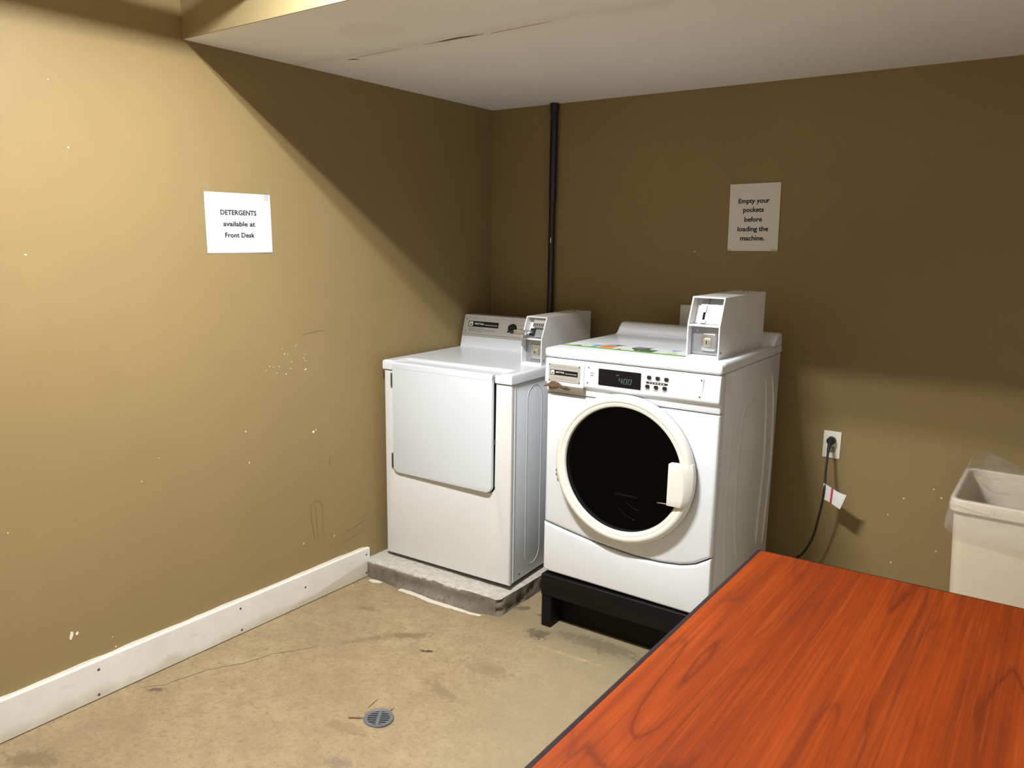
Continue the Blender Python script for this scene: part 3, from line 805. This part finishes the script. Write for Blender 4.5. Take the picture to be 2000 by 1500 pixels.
# ------------------------------------------------------------------ washing machine
def washer():
    W_, D_, zb, zl, zt = .692, .685, .2348, 1.1098, 1.1464
    zo = zb
    r = thing('washing_machine', 'white front-loading coin washer with round dark door, on a black stand', 'washing machine', (.9176, -.8447, zo), .0255)
    B().box(.002, W_-.001, .032, D_, zb+.0005, zl-.0005, .005, 2).build('cabinet', 'enamel', r, zo=zo)
    # arched joint between front panel and kick panel
    def seam(u):
        pts = [(-.01, .450), (.0, .4455), (.10, .427), (.20, .411), (.30, .399), (.40, .392), (.50, .3925), (.58, .403), (.63, .418), (.67, .443), (.692, .457), (.71, .459)]
        for (a, x), (c, y) in zip(pts, pts[1:]):
            if a <= u <= c: return x+(y-x)*(u-a)/(c-a)
    seamL = [(u, seam(u)) for u in [i*W_/24 for i in range(25)]]
    rim = .0025
    B().prism([(u, z+rim) for u, z in seamL]+[(W_, .971), (0, .971)], 'y', 0, .034, .014, 4).build('front_panel', 'enamel', r, zo=zo)
    B().prism([(0, zb+.010)]+[(.02, zb+.004), (W_-.02, zb-.006), (W_, zb+.002)]+[(u, z-rim) for u, z in seamL[::-1]], 'y', -.001, .034, .010, 4).build('kick_panel', 'enamel', r, zo=zo)
    B().box(.012, W_-.012, .024, .034, .38, .98).build('seam_shade', 'void', r, zo=zo, smooth=False)  # near-black backing that paints the shade in the panel joints
    # control panel with its rolled lower lip
    prof = [(.034, zl-.002), (-.006, zl-.002), (-.012, zl-.008), (-.0145, 1.06), (-.0170, 1.024), (-.0170, 1.016), (-.013, 1.010), (-.004, 1.004), (.0, .994), (-.001, .982), (.002, .9745), (.034, .9745)]
    cp = B().prism(prof, 'x', .0, W_, .006, 3).build('control_panel', 'enamel', r, zo=zo)
    # detergent drawer with badge plate, worn pull underneath
    dr = B().prism(rrect(.015, .1745, 1.006, 1.0985, .007), 'y', -.026, -.004, .004, 3).build('detergent_drawer', 'enamel', r, zo=zo)
    B().box(.0245, .1625, -.0275, -.0255, 1.022, 1.0895, .0008, 1).build('badge_plate', 'brushed', dr, zo=zo)
    badge(dr, zo, .033, .1515, 1.0475, 1.0665, -.0275, 'MAYTAG', 'Commercial Laundry')
    b = B()
    for k in range(9): b.box(.045+k*.0115, .045+k*.0115+rnd.uniform(.004, .008), -.0279, -.0274, 1.0325, 1.0345)
    b.box(.036, .155, -.0279, -.0274, 1.0788, 1.0796)
    b.build('small_print', 'greyink', dr, zo=zo, smooth=False, kind='stuff')
    screws(dr, zo, [(.0285, 1.086), (.1585, 1.086), (.1585, 1.0265), (.0285, 1.0265)], -.0275, .003)
    B().prism([(-.0245, 1.009), (-.0245, .999), (-.017, .983), (.0, .978), (.0, 1.009)], 'x', .022, .174, .003, 2).build('drawer_pull', 'taupe', dr, zo=zo)
    b = B()
    b.prism([(.004, .996), (.020, 1.000), (.028, .998), (.045, .9985), (.060, 1.000), (.072, 1.003), (.094, .999), (.118, 1.000), (.112, 1.006), (.085, 1.009), (.070, 1.018), (.052, 1.0215), (.036, 1.0205), (.026, 1.012), (.006, 1.002)], 'y', -.0285, -.020, .0008, 1)
    b.build('rusty_chip', 'rust', dr, zo=zo)
    # plate with display and buttons
    pv = -.0172
    plate = B().prism([(.1830, 1.0245), (.630, 1.0245), (.634, 1.0925), (.1865, 1.0925)], 'y', pv, pv+.012, .0008, 1).build('control_plate', 'silver', cp, zo=zo)
    B().prism(rrect(.2335, .4035, 1.0275, 1.0885, .003), 'y', pv-.0016, pv, .0005, 1).build('display_window', 'black_gloss', cp, zo=zo)
    # seven-segment 4:00, slanted
    def seg(b, x, z, w, h, on):
        t = .0017; S = {'a': (x, x+w, z+h-t, z+h), 'g': (x, x+w, z+h/2-t/2, z+h/2+t/2), 'd': (x, x+w, z, z+t),
             'f': (x-t*.5, x+t*.5, z+h/2, z+h), 'b': (x+w-t*.5, x+w+t*.5, z+h/2, z+h), 'e': (x-t*.5, x+t*.5, z, z+h/2), 'c': (x+w-t*.5, x+w+t*.5, z, z+h/2)}
        for k in on:
            a, c, d, e = S[k]; b.box(a, c, pv-.0022, pv-.0016, d+.0005, e-.0005)
    b = B(); zc, h, w = 1.0415, .0205, .0105
    seg(b, .318, zc, w, h, 'fgbc'); seg(b, .3375, zc, w, h, 'abcdef'); seg(b, .3550, zc, w, h, 'abcdef')
    for zz in (zc+.006, zc+.013): b.box(.3312, .3330, pv-.0022, pv-.0016, zz, zz+.002)
    sh = Matrix.Identity(4); sh[0][2] = .16; sh[0][3] = -.16*(zc+h/2)
    b.xf(sh).build('digits', 'led', cp, zo=zo, smooth=False)
    B().box(.305, .3185, pv-.0022, pv-.0016, 1.0695, 1.0725).build('indicator', 'led_dim', cp, zo=zo, smooth=False)
    for u, z in ((.4345, 1.0775), (.4672, 1.0772), (.4998, 1.0768), (.4295, 1.0447), (.4622, 1.0447), (.4948, 1.0445)):
        B().prism(rrect(u-.0082, u+.0082, z-.0062, z+.0062, .0045), 'y', pv-.004, pv, .0015, 2).build('button', 'black', cp, zo=zo)
    B().box(.4235, .5045, pv-.0006, pv+.0002, 1.0545, 1.0620).build('legend_bar', 'ink', cp, zo=zo, smooth=False)
    b = B()
    for u in (.4295, .4622, .4948):
        for k, z in enumerate((1.0345, 1.0310)): b.box(u-.010+.002*k, u+.009-.003*k, pv-.0005, pv+.0002, z-.0008, z+.0008)
    for u in (.4345, .4672, .4998): b.box(u-.008, u+.008, pv-.0005, pv+.0002, 1.0672, 1.0684)
    for z in (1.070, 1.066, 1.0605, 1.0575): b.box(.199, .213, pv-.0005, pv+.0002, z-.0008, z+.0008)
    b.build('small_print', 'greyink', cp, zo=zo, smooth=False, kind='stuff')
    b = B()
    for k in range(6): b.box(.434+k*.0105, .440+k*.0105, pv-.0009, pv-.0005, 1.0572, 1.0594)
    b.build('small_print', 'white_print', cp, zo=zo, smooth=False, kind='stuff')
    screws(cp, zo, [(.1915, 1.088), (.1880, 1.030), (.6265, 1.0875), (.6225, 1.0295)], pv, .003)
    # door
    cu, cz, R = .349, .7275, .2790
    dprof = [(.232, -.012), (.2315, -.034), (.236, -.043), (.244, -.047), (.250, -.0465), (.254, -.0495), (.262, -.0505), (R-.008, -.046), (R-.002, -.036), (R, -.024), (R-.004, -.008), (R-.012, -.006)]
    door = B().lathe(dprof, (cu, 0, cz), 'y', 96, closed=True).build('door', 'ivory', r, zo=zo)
    B().lathe([(0, -.001), (R-.006, -.001), (R-.004, -.007), (R-.02, -.007), (0, -.0065)], (cu, 0, cz), 'y', 64).build('drum_shade', 'void', door, zo=zo)  # black disc behind the glass, standing in for the unlit drum
    gp = [(0, -.026)]+[(.2325*i/8, -.026-.010*(i/8)**2) for i in range(1, 9)]
    B().lathe(gp, (cu, 0, cz), 'y', 72).build('glass', 'glass', door, zo=zo)
    B().box(cu-.035, cu+.060, -.016, -.008, cz-.105, cz-.098, .001, 1).xf(Matrix.Translation((cu, 0, cz-.10)) @ Matrix.Rotation(math.radians(0), 4, 'Y') @ Matrix.Translation((-cu, 0, -(cz-.10)))).build('drum_lifter', 'zinc', door, zo=zo)
    b = B(); b.tube([(cu+.010, -.010, cz-.125), (cu+.035, -.010, cz-.142), (cu+.065, -.010, cz-.150)], .0014, 6); b.tube([(cu-.02, -.010, cz-.155), (cu+.01, -.010, cz-.178), (cu+.05, -.010, cz-.19)], .0012, 6)
    b.build('drum_rib', 'zinc', door, zo=zo)
    # handle: flat grip with a facet falling away to the rim
    L = []
    for k in range(7):
        z = .6375+(.7900-.6375)*k/6
        ro = cu+math.sqrt((R-.001)**2-(z-cz)**2)
        L.append((z, .5385+.001*(k/6), .600-.012*abs(k/6-.45)**2*4, ro))
    b = bmesh.new(); rows = []
    for z, a, c, d in L:
        zz = z
        rows.append([b.verts.new(q) for q in ((a, -.030, zz), (a, -.060, zz), (c, -.061, zz), (d+.001, -.040, zz+.005), (d+.001, -.016, zz+.005))])
    for i in range(6):
        for k in range(4): b.faces.new((rows[i][k], rows[i][k+1], rows[i+1][k+1], rows[i+1][k]))
        b.faces.new((rows[i][4], rows[i][0], rows[i+1][0], rows[i+1][4]))
    b.faces.new(rows[0][::-1]); b.faces.new(rows[-1])
    bmesh.ops.recalc_face_normals(b, faces=b.faces[:])
    bmesh.ops.bevel(b, geom=[e for e in b.edges if len(e.link_faces) == 2 and e.calc_face_angle(0) > .5], offset=.003, segments=2, profile=.5, affect='EDGES')
    x = B(); x.bm.free(); x.bm = b
    x.build('handle', 'ivory', door, zo=zo, angle=28)
    B().tube([(.548, -.05, .640), (.52, -.052, .6405), (.505, -.05, .6385), (.500, -.046, .6375)], .0022, 6).build('latch_hook', 'chrome', door, zo=zo)
    for z in (.655, .672): B().box(cu-R-.010, cu-R+.006, -.020, .001, z-.006, z+.006, .002, 1).build('hinge', 'chrome', r, zo=zo)
    # lid with raised back rail running round the corner
    lid = B().box(-.003, W_+.003, -.016, D_+.003, zl, zt, .011, 4).build('lid', 'enamel', r, zo=zo)
    prof = [(.545, zt-.006), (.560, zt+.0005), (.578, zt+.006), (.592, zt+.018), (.601, zt+.030), (.606, zt+.033), (.612, zt+.040), (.624, zt+.047), (.640, zt+.049), (.666, zt+.048), (.680, zt+.042), (.686, zt+.030), (.687, zt-.006)]
    B().prism(prof, 'x', -.001, W_+.001, .010, 4).build('back_rail', 'enamel', lid, zo=zo)
    b = B(); b.prism([(W_-.030, zt-.004), (W_-.024, zt+.0015), (W_-.012, zt+.004), (W_-.002, zt+.002), (W_+.0015, zt-.004)], 'y', .02, .60, .002, 2)
    b.build('side_rail', 'enamel', lid, zo=zo)
    B().prism([(.010, .086), (.522, .086), (.522, .215), (.054, .222), (.012, .165)], 'z', zt+.0002, zt+.0008).build('instruction_label', 'sticker', r, zo=zo, smooth=False)
    # pressed beads of the side panel
    beads = ([(.158, 1.042), (.14, .915), (.124, .751), (.126, .575), (.149, .375), (.16, .30)], .010), ([(.396, .966), (.34, .967), (.292, .961), (.262, .935), (.236, .83), (.228, .704), (.241, .512), (.283, .382), (.30, .35)], .017), ([(.499, 1.034), (.53, .94), (.546, .85), (.557, .666), (.532, .437), (.528, .328)], .015), ([(.585, 1.037), (.62, .95), (.638, .863), (.652, .643), (.627, .408), (.611, .307)], .009)
    for pts, w in beads:
        P = []
        for i in range(len(pts)-1):
            p0, p1, p2, p3 = (Vector(pts[max(0, min(len(pts)-1, i+k))]) for k in (-1, 0, 1, 2))
            for k in range(5):
                t = k/5; P.append(.5*((2*p1)+(p2-p0)*t+(2*p0-5*p1+4*p2-p3)*t*t+(3*p1-p0-3*p2+p3)*t**3))
        P.append(Vector(pts[-1])); n = len(P); b = bmesh.new(); rows = []
        for i, q in enumerate(P):
            d = (P[min(i+1, n-1)]-P[max(i-1, 0)]).normalized(); s = Vector((-d.y, d.x)); f = min(1, min(i, n-1-i)/4)**.5
            rows.append([b.verts.new((W_-.0012+.0032*f*h, q.x+s.x*w*c*max(f, .3), q.y+s.y*w*c*max(f, .3))) for c, h in ((-1, 0), (-.5, .7), (0, 1), (.5, .7), (1, 0))])
        for i in range(n-1):
            for k in range(4): b.faces.new((rows[i][k], rows[i][k+1], rows[i+1][k+1], rows[i+1][k]))
        bmesh.ops.recalc_face_normals(b, faces=b.faces[:])
        x = B(); x.bm.free(); x.bm = b; x.build('side_bead', 'enamel', r, zo=zo, angle=80)
    B().box(W_-.003, W_+.0012, .0345, .0370, zb+.01, zl-.004).build('side_seam', 'enamel', r, zo=zo, smooth=False)
    coin_box(r, zo, .5265, .645, .080, .119, .577, zt-.001, 1.2635, 1.360, False)
washer()

# ------------------------------------------------------------------ pale box on the wall behind the washer
bx = thing('wall_box', 'small pale box on the back wall, half hidden behind the washer coin box', 'box', (1.155, 0, 1.215))
B().box(-.061, .061, -.030, -.0005, -.060, .055, .003, 2).build('body', 'coinpaint', bx)
B().box(-.058, .058, -.034, -.030, -.057, .052, .0015, 1).build('cover', 'coinpaint', bx)

# ------------------------------------------------------------------ paper notices
def notice(name, label, w, h, loc, rot, mat, lines, width, plane, curl):
    """plane 'x': on the left wall facing +x; 'y': on the back wall facing -y"""
    t = thing(name, label, 'sign', loc)
    if plane == 'x': F = Matrix(((0, 0, 1, 0), (1, 0, 0, 0), (0, 1, 0, 0), (0, 0, 0, 1)))
    else: F = Matrix(((1, 0, 0, 0), (0, 0, -1, 0), (0, 1, 0, 0), (0, 0, 0, 1)))
    F = F @ Matrix.Rotation(rot, 4, 'Z')
    def bow(x, y):
        return .0025+curl*max(0, x/(w/2)-.35)**2*(.5+.5*math.sin(5+y*9))+.0012*math.sin(x*17+y*11)
    b = bmesh.new(); nx, ny = 14, 14
    for sgn in (0, 1):
        G = [[b.verts.new((-w/2+w*i/nx, -h/2+h*j/ny, bow(-w/2+w*i/nx, -h/2+h*j/ny)-.0004*sgn)) for j in range(ny+1)] for i in range(nx+1)]
        for i in range(nx):
            for j in range(ny): b.faces.new((G[i][j], G[i+1][j], G[i+1][j+1], G[i][j+1]) if not sgn else (G[i][j+1], G[i+1][j+1], G[i+1][j], G[i][j]))
    x = B(); x.bm.free(); x.bm = b.copy(); b.free(); x.xf(F)
    x.build('sheet', mat, t)
    o = text_mesh('lettering', lines, width, 'ink', t, Matrix.Identity(4), .028, thick=.0002)
    for v in o.data.vertices: v.co.z += bow(v.co.x, v.co.y)+.0001
    o.data.transform(F)
    return t, F
nt, F = notice('paper_notice', 'white landscape sheet about detergents, taped to the sunlit-looking left wall', .2794, .2159, (0, -1.5382, 1.5945), .0044, 'paper',
    [('DETERGENTS', -.002, .0355, .152), ('available at', -.001, -.005, .135), ('Front Desk', .000, -.0455, .126)], .145, 'x', .0015)
nt['label'] = 'white landscape paper reading DETERGENTS, taped to the left wall'
for x0, x1, y0, y1 in ((-.150, -.125, .085, .140), (.112, .134, .085, .138)):
    B().box(x0, x1, y0, y1, .0040, .0044).xf(F).build('tape', 'tape', nt, smooth=False)
for x0, x1, y0, y1 in ((-.137, -.118, -.112, -.095), (.128, .152, -.118, -.102)):
    B().box(x0, x1, y0, y1, .0042, .0046).xf(F).build('tape', 'tape', nt, smooth=False)
nt, F = notice('paper_notice', 'white upright paper reading Empty your pockets, on the back wall above the washer', .2159, .2794, (1.3929, 0, 1.654), .0153, 'paper_cream',
    [('Empty your', -.002, .0665, .134), ('pockets', -.003, .0295, .0885), ('before', -.002, -.0105, .076), ('loading the', -.002, -.0500, .132), ('machine.', -.002, -.0885, .105)], .128, 'y', .007)
B().box(.080, .112, -.152, -.132, .004, .0044).xf(F).build('tape', 'tape', nt, smooth=False)
B().box(-.112, -.09, -.150, -.132, .004, .0044).xf(F).build('tape', 'tape', nt, smooth=False)

# ------------------------------------------------------------------ wall outlet and power cord
ot = thing('wall_outlet', 'ivory power outlet plate low on the back wall, right of the washer', 'outlet', (1.786, 0, .7294), 0)
B().prism(rrect(-.035, .035, -.0572, .0572, .003), 'y', -.0055, -.0003, .002, 2).build('plate', 'almond', ot)
for z in (.0195, -.0195):
    o = [(x, z+y) for x, y in arc(0, 0, .0172, -52, 52, 6)+arc(0, 0, .0172, 128, 232, 6)]
    f = B().prism(o, 'y', -.0075, -.005, .0006, 1).build('socket', 'socket', ot)
    for u, zz in ((-.0064, .004), (.0064, .004)): B().box(u-.001, u+.001, -.0078, -.0074, z+zz-.004, z+zz+.004).build('slot', 'void', f, smooth=False)
    B().lathe([(.0025, -.0075), (.0025, -.0078), (0, -.0078)], (0, 0, z-.008), 'y', 10).build('slot', 'void', f)
B().lathe([(.0032, -.0055), (.0032, -.0062), (.002, -.0068), (0, -.0068)], (0, 0, 0), 'y', 10).build('screw', 'chrome', ot)

pc = thing('power_cord', 'black power cord with a white tag, plugged into the ivory outlet', 'cord', (0, 0, 0))
CP = [(1.786, -.040, .744), (1.7865, -.050, .728), (1.7885, -.066, .705), (1.790, -.078, .680), (1.794, -.100, .64), (1.801, -.125, .595), (1.802, -.135, .552), (1.798, -.135, .505), (1.789, -.130, .449), (1.776, -.120, .378), (1.756, -.110, .317), (1.719, -.100, .253), (1.645, -.085, .205), (1.56, -.08, .175)]
pts = []
for i in range(len(CP)-1):
    p0, p1, p2, p3 = (Vector(CP[max(0, min(len(CP)-1, i+k))]) for k in (-1, 0, 1, 2))
    for k in range(5):
        t_ = k/5; pts.append(.5*((2*p1)+(p2-p0)*t_+(2*p0-5*p1+4*p2-p3)*t_*t_+(3*p1-p0-3*p2+p3)*t_**3))
pts.append(Vector(CP[-1]))
B().tube(pts, .0048, 10).build('cable', 'rubber', pc)
b = B(); b.lathe([(0, -.008), (.0155, -.008), (.017, -.012), (.0165, -.030), (.013, -.040), (.008, -.046), (0, -.046)], (1.786, 0, .749), 'y', 20)
b.tube([(1.786, -.036, .744), (1.7865, -.048, .730), (1.7878, -.062, .710)], [.009, .0075, .006], 10)
b.build('plug', 'rubber', pc)
# folded paper tag round the cord
b = bmesh.new(); n = 10; rows = []
A, Bq, Cq, Dq = (Vector(v) for v in ((1.7975, -.131, .597), (1.7990, -.137, .532), (1.871, -.142, .506), (1.890, -.138, .568)))
for i in range(n+1):
    t_ = i/n; wv = .006*math.sin(t_*5.5); sag = -.006*math.sin(t_*math.pi)
    a = A.lerp(Dq, t_)+Vector((0, wv, sag)); c = Bq.lerp(Cq, t_)+Vector((0, wv*.7, -sag*.3))
    rows.append([[b.verts.new(a.lerp(c, k/4)+Vector((0, s*.0006, 0))) for k in range(5)] for s in (-1, 1)])
for i in range(n):
    for s in (0, 1):
        for k in range(4): b.faces.new((rows[i][s][k], rows[i+1][s][k], rows[i+1][s][k+1], rows[i][s][k+1]))
    for k in (0, 4): b.faces.new((rows[i][0][k], rows[i+1][0][k], rows[i+1][1][k], rows[i][1][k]))
bmesh.ops.recalc_face_normals(b, faces=b.faces[:])
x = B(); x.bm.free(); x.bm = b; x.build('cord_tag', 'tag', pc, angle=60)['label'] = 'white printed warning tag with a red stripe'

# ------------------------------------------------------------------ bin and liner
def bin_():
    x0, x1, y0, y1, zt = 2.287, 2.577, -.571, -.115, .752
    cx, cy = (x0+x1)/2, (y0+y1)/2
    r = thing('waste_bin', 'tall beige plastic waste bin lined with a clear bag, by the back wall', 'bin', (cx, cy, 0))
    def ringpts(inset, z, rad=.035, n=7):
        return [Vector((x, y, z)) for x, y in rrect(x0-cx+inset, x1-cx-inset, y0-cy+inset*1.2, y1-cy-inset*1.2, rad, n)]
    def loft(rings, cap0=False):
        b = bmesh.new(); V = [[b.verts.new(p) for p in q] for q in rings]; n = len(V[0])
        for i in range(len(V)-1):
            for k in range(n): b.faces.new((V[i][k], V[i][(k+1) % n], V[i+1][(k+1) % n], V[i+1][k]))
        if cap0 == 'first': b.faces.new(V[0][::-1])
        if cap0 == 'both': b.faces.new(V[0][::-1]); b.faces.new(V[-1])
        bmesh.ops.recalc_face_normals(b, faces=b.faces[:])
        x = B(); x.bm.free(); x.bm = b; return x
    loft([ringpts(.045, 0), ringpts(.044, .004), ringpts(.010, zt-.035), ringpts(.013, zt-.03), ringpts(.016, zt-.03), ringpts(.049, .012)], 'both').build('body', 'bin', r)
    loft([ringpts(.010, zt-.040), ringpts(.0, zt-.038), ringpts(-.001, zt-.020), ringpts(.0, zt-.004), ringpts(.003, zt), ringpts(.010, zt), ringpts(.014, zt-.004), ringpts(.0145, zt-.040), ringpts(.010, zt-.040)]).build('rim', 'bin', r)
    # liner film: hangs outside, over the rim, down inside; one corner stands up at the back left
    def wob(p, a, s=1.0):
        q = p*9*s; d = Vector((p.x, p.y, 0)).normalized()
        return p+d*a*noise.noise(q)+Vector((0, 0, a*.5*noise.noise(q+Vector((7, 3, 1)))))
    n = 14
    rings = []
    for ins, z, a in ((-.004, zt-.112, .004), (-.009, zt-.100, .005), (-.009, zt-.080, .006), (-.007, zt-.058, .004), (-.0035, zt-.042, .001), (-.0045, zt-.020, .0006), (-.0025, zt-.001, .0006), (.004, zt+.003, .001), (.010, zt+.003, .001), (.0185, zt-.008, .002), (.022, zt-.06, .006), (.030, zt-.15, .010), (.040, zt-.30, .012), (.052, zt-.45, .012), (.062, .12, .006)):
        ring = []
        for p in ringpts(ins, z, .037, n):
            p = p.copy()
            if z < zt-.05 and ins < 0:    # ragged slanting hem: lower towards the right
                k = (p.x-(x0-cx))/(x1-x0); p.z -= .028*max(0, min(1, k))
            ring.append(wob(p, a))
        rings.append(ring)
    lb = loft(rings)
    lb.build('liner', 'liner', r, angle=80)
    # loose fold of film standing above the rim at the back left corner
    b = bmesh.new(); rows = []
    path = [(x0-cx+.003, y0-cy+.06), (x0-cx+.002, y0-cy+.18), (x0-cx+.004, y0-cy+.30), (x0-cx+.012, y1-cy-.045), (x0-cx+.05, y1-cy-.010), (x0-cx+.12, y1-cy-.006), (x0-cx+.20, y1-cy-.006), (x1-cx-.02, y1-cy-.012)]
    hs = [.002, .022, .045, .066, .075, .048, .022, .004]
    P = []
    for i in range(len(path)-1):
        for k in range(5): t_ = k/5; P.append((Vector((*path[i], 0)).lerp(Vector((*path[i+1], 0)), t_), hs[i]*(1-t_)+hs[i+1]*t_))
    for q, h in P:
        row = []
        for k in range(6):
            w = k/5; v = Vector((q.x, q.y, zt+.002+h*w)); c = Vector((-q.x, -q.y, 0)).normalized()
            v += c*(.018*w*w+.006*noise.noise(v*22))
            row.append(b.verts.new(v))
        rows.append(row)
    for i in range(len(rows)-1):
        for k in range(5): b.faces.new((rows[i][k], rows[i+1][k], rows[i+1][k+1], rows[i][k+1]))
    x = B(); x.bm.free(); x.bm = b; x.build('liner_fold', 'liner', r, angle=80)
    # creases of the film that catch the light
    for q in ([(x0-cx+.0, y0-cy-.006, zt-.010), (x0-cx+.06, y0-cy-.007, zt-.020), (x0-cx+.11, y0-cy-.007, zt-.026)], [(x0-cx+.12, y0-cy-.007, zt-.010), (x0-cx+.122, y0-cy-.007, zt-.036)],
              [(x0-cx+.05, y1-cy-.035, zt-.04), (x0-cx+.09, y1-cy-.034, zt-.065), (x0-cx+.13, y1-cy-.034, zt-.06)], [(x0-cx+.03, y1-cy-.03, zt+.0), (x0-cx+.055, y1-cy-.03, zt-.022), (x0-cx+.10, y1-cy-.028, zt-.014)]):
        B().tube(q, .0016, 5).build('liner_crease', 'liner', r)
bin_()

# ------------------------------------------------------------------ table
def table():
    z, th = .75, .032
    Q = [(1.9405, -2.890), (1.9320, -1.3620), (2.690, -1.3290), (2.700, -2.890)]
    r = thing('wood_table', 'cherry wood laminate table with a dark edge in front of the washer', 'table', (2.31, -2.12, 0))
    L = lambda p: (p[0]-2.31, p[1]+2.12)
    def inset(d):
        c = [(Q[0][0]+d, Q[0][1]+d), (Q[1][0]+d, Q[1][1]-d*.4), (Q[2][0]-d, Q[2][1]-d*.4), (Q[3][0]-d, Q[3][1]+d)]
        out = []
        for i in range(4):
            p = Vector(c[i]); a = Vector(c[i-1]); e = Vector(c[(i+1) % 4]); rr = max(.001, .008-d)
            pa = p+(a-p).normalized()*rr; pe = p+(e-p).normalized()*rr
            for k in range(5):
                t = k/4; out.append(L(((1-t)**2*pa+2*t*(1-t)*p+t*t*pe)[:]))
        return out
    B().prism(inset(.0125), 'z', z-th, z).build('tabletop', 'wood', r, smooth=False)
    b = bmesh.new(); rings = []
    for d, zz in ((.0124, z-th), (.002, z-th+.001), (.0, z-th+.006), (-.001, z-.012), (.0, z-.005), (.0025, z-.0012), (.006, z+.0002), (.0124, z+.0004)):
        rings.append([b.verts.new((*p, zz)) for p in inset(d)])
    n = len(rings[0])
    for i in range(len(rings)-1):
        for k in range(n): b.faces.new((rings[i][k], rings[i][(k+1) % n], rings[i+1][(k+1) % n], rings[i+1][k]))
    bmesh.ops.recalc_face_normals(b, faces=b.faces[:])
    x = B(); x.bm.free(); x.bm = b; x.build('edge_band', 'edge', r, angle=50)
    for sx in (-.30, .30):
        for sy in (-.66, .66):
            B().tube([(sx, sy, 0), (sx, sy, z-th)], .019, 16).build('leg', 'legmetal', r)
    for sy in (-.66, .66): B().box(-.30, .30, sy-.012, sy+.012, z-th-.05, z-th-.002, .003, 1).build('apron', 'legmetal', r)
table()

# ------------------------------------------------------------------ floor drain and twigs
def drain():
    cx, cy, R = .852, -1.705, .047
    r = thing('floor_drain', 'small round slotted metal drain set in the concrete floor', 'drain', (cx, cy, 0), math.radians(35))
    B().lathe([(R+.002, .0005), (R+.026, .0003), (R+.016, .0025), (R+.004, .004), (R, .002)], (.006, -.003, 0), 'z', 40).build('mortar_collar', 'floor', r)
    B().lathe([(R-.005, .0008), (R-.005, .006), (R-.002, .0075), (R+.002, .0072), (R+.003, .0008)], (0, 0, 0), 'z', 40, closed=True).build('rim', 'grate', r)
    B().lathe([(0, .0006), (R-.004, .0006), (R-.004, .0012), (0, .0012)], (0, 0, 0), 'z', 32).build('drain_hole', 'void', r)
    b = B(); ri = R-.004
    b.box(-.0055, .0055, -ri, ri, .0012, .0062, .0005, 1)
    n = 7
    for k in range(n+1):
        y = -ri+.003+(2*ri-.006)*k/n; w = math.sqrt(max(0, ri*ri-y*y))
        if w > .008: b.box(-w, w, y-.0019, y+.0019, .0012, .0058, .0004, 1)
    # solid outer margin
    b.ring(arc(0, 0, ri+.002, 0, 352.5, 47), arc(0, 0, ri-.006, 0, 352.5, 47), 'z', .0012, .0056)
    b.build('grate', 'grate', r)
drain()
def twig(pts, rr, label):
    tag(B().tube([Vector((x, y, z+rr)) for x, y, z in pts], [rr*.7]+[rr]*(len(pts)-2)+[rr*.5], 6).build('twig', 'twig'), label, 'twig', 'twigs by the floor drain')
twig([(.779, -1.683, .0), (.774, -1.655, .001), (.768, -1.625, 0)], .0013, 'thin straight twig on the floor just behind the drain')
twig([(.857, -1.659, .006), (.855, -1.647, .006), (.853, -1.634, .005)], .0016, 'short twig stub on the far edge of the drain')
twig([(.768, -1.760, .0), (.782, -1.752, .002), (.800, -1.742, .003), (.818, -1.737, .007)], .0019, 'curved reddish twig poking out beside the drain')
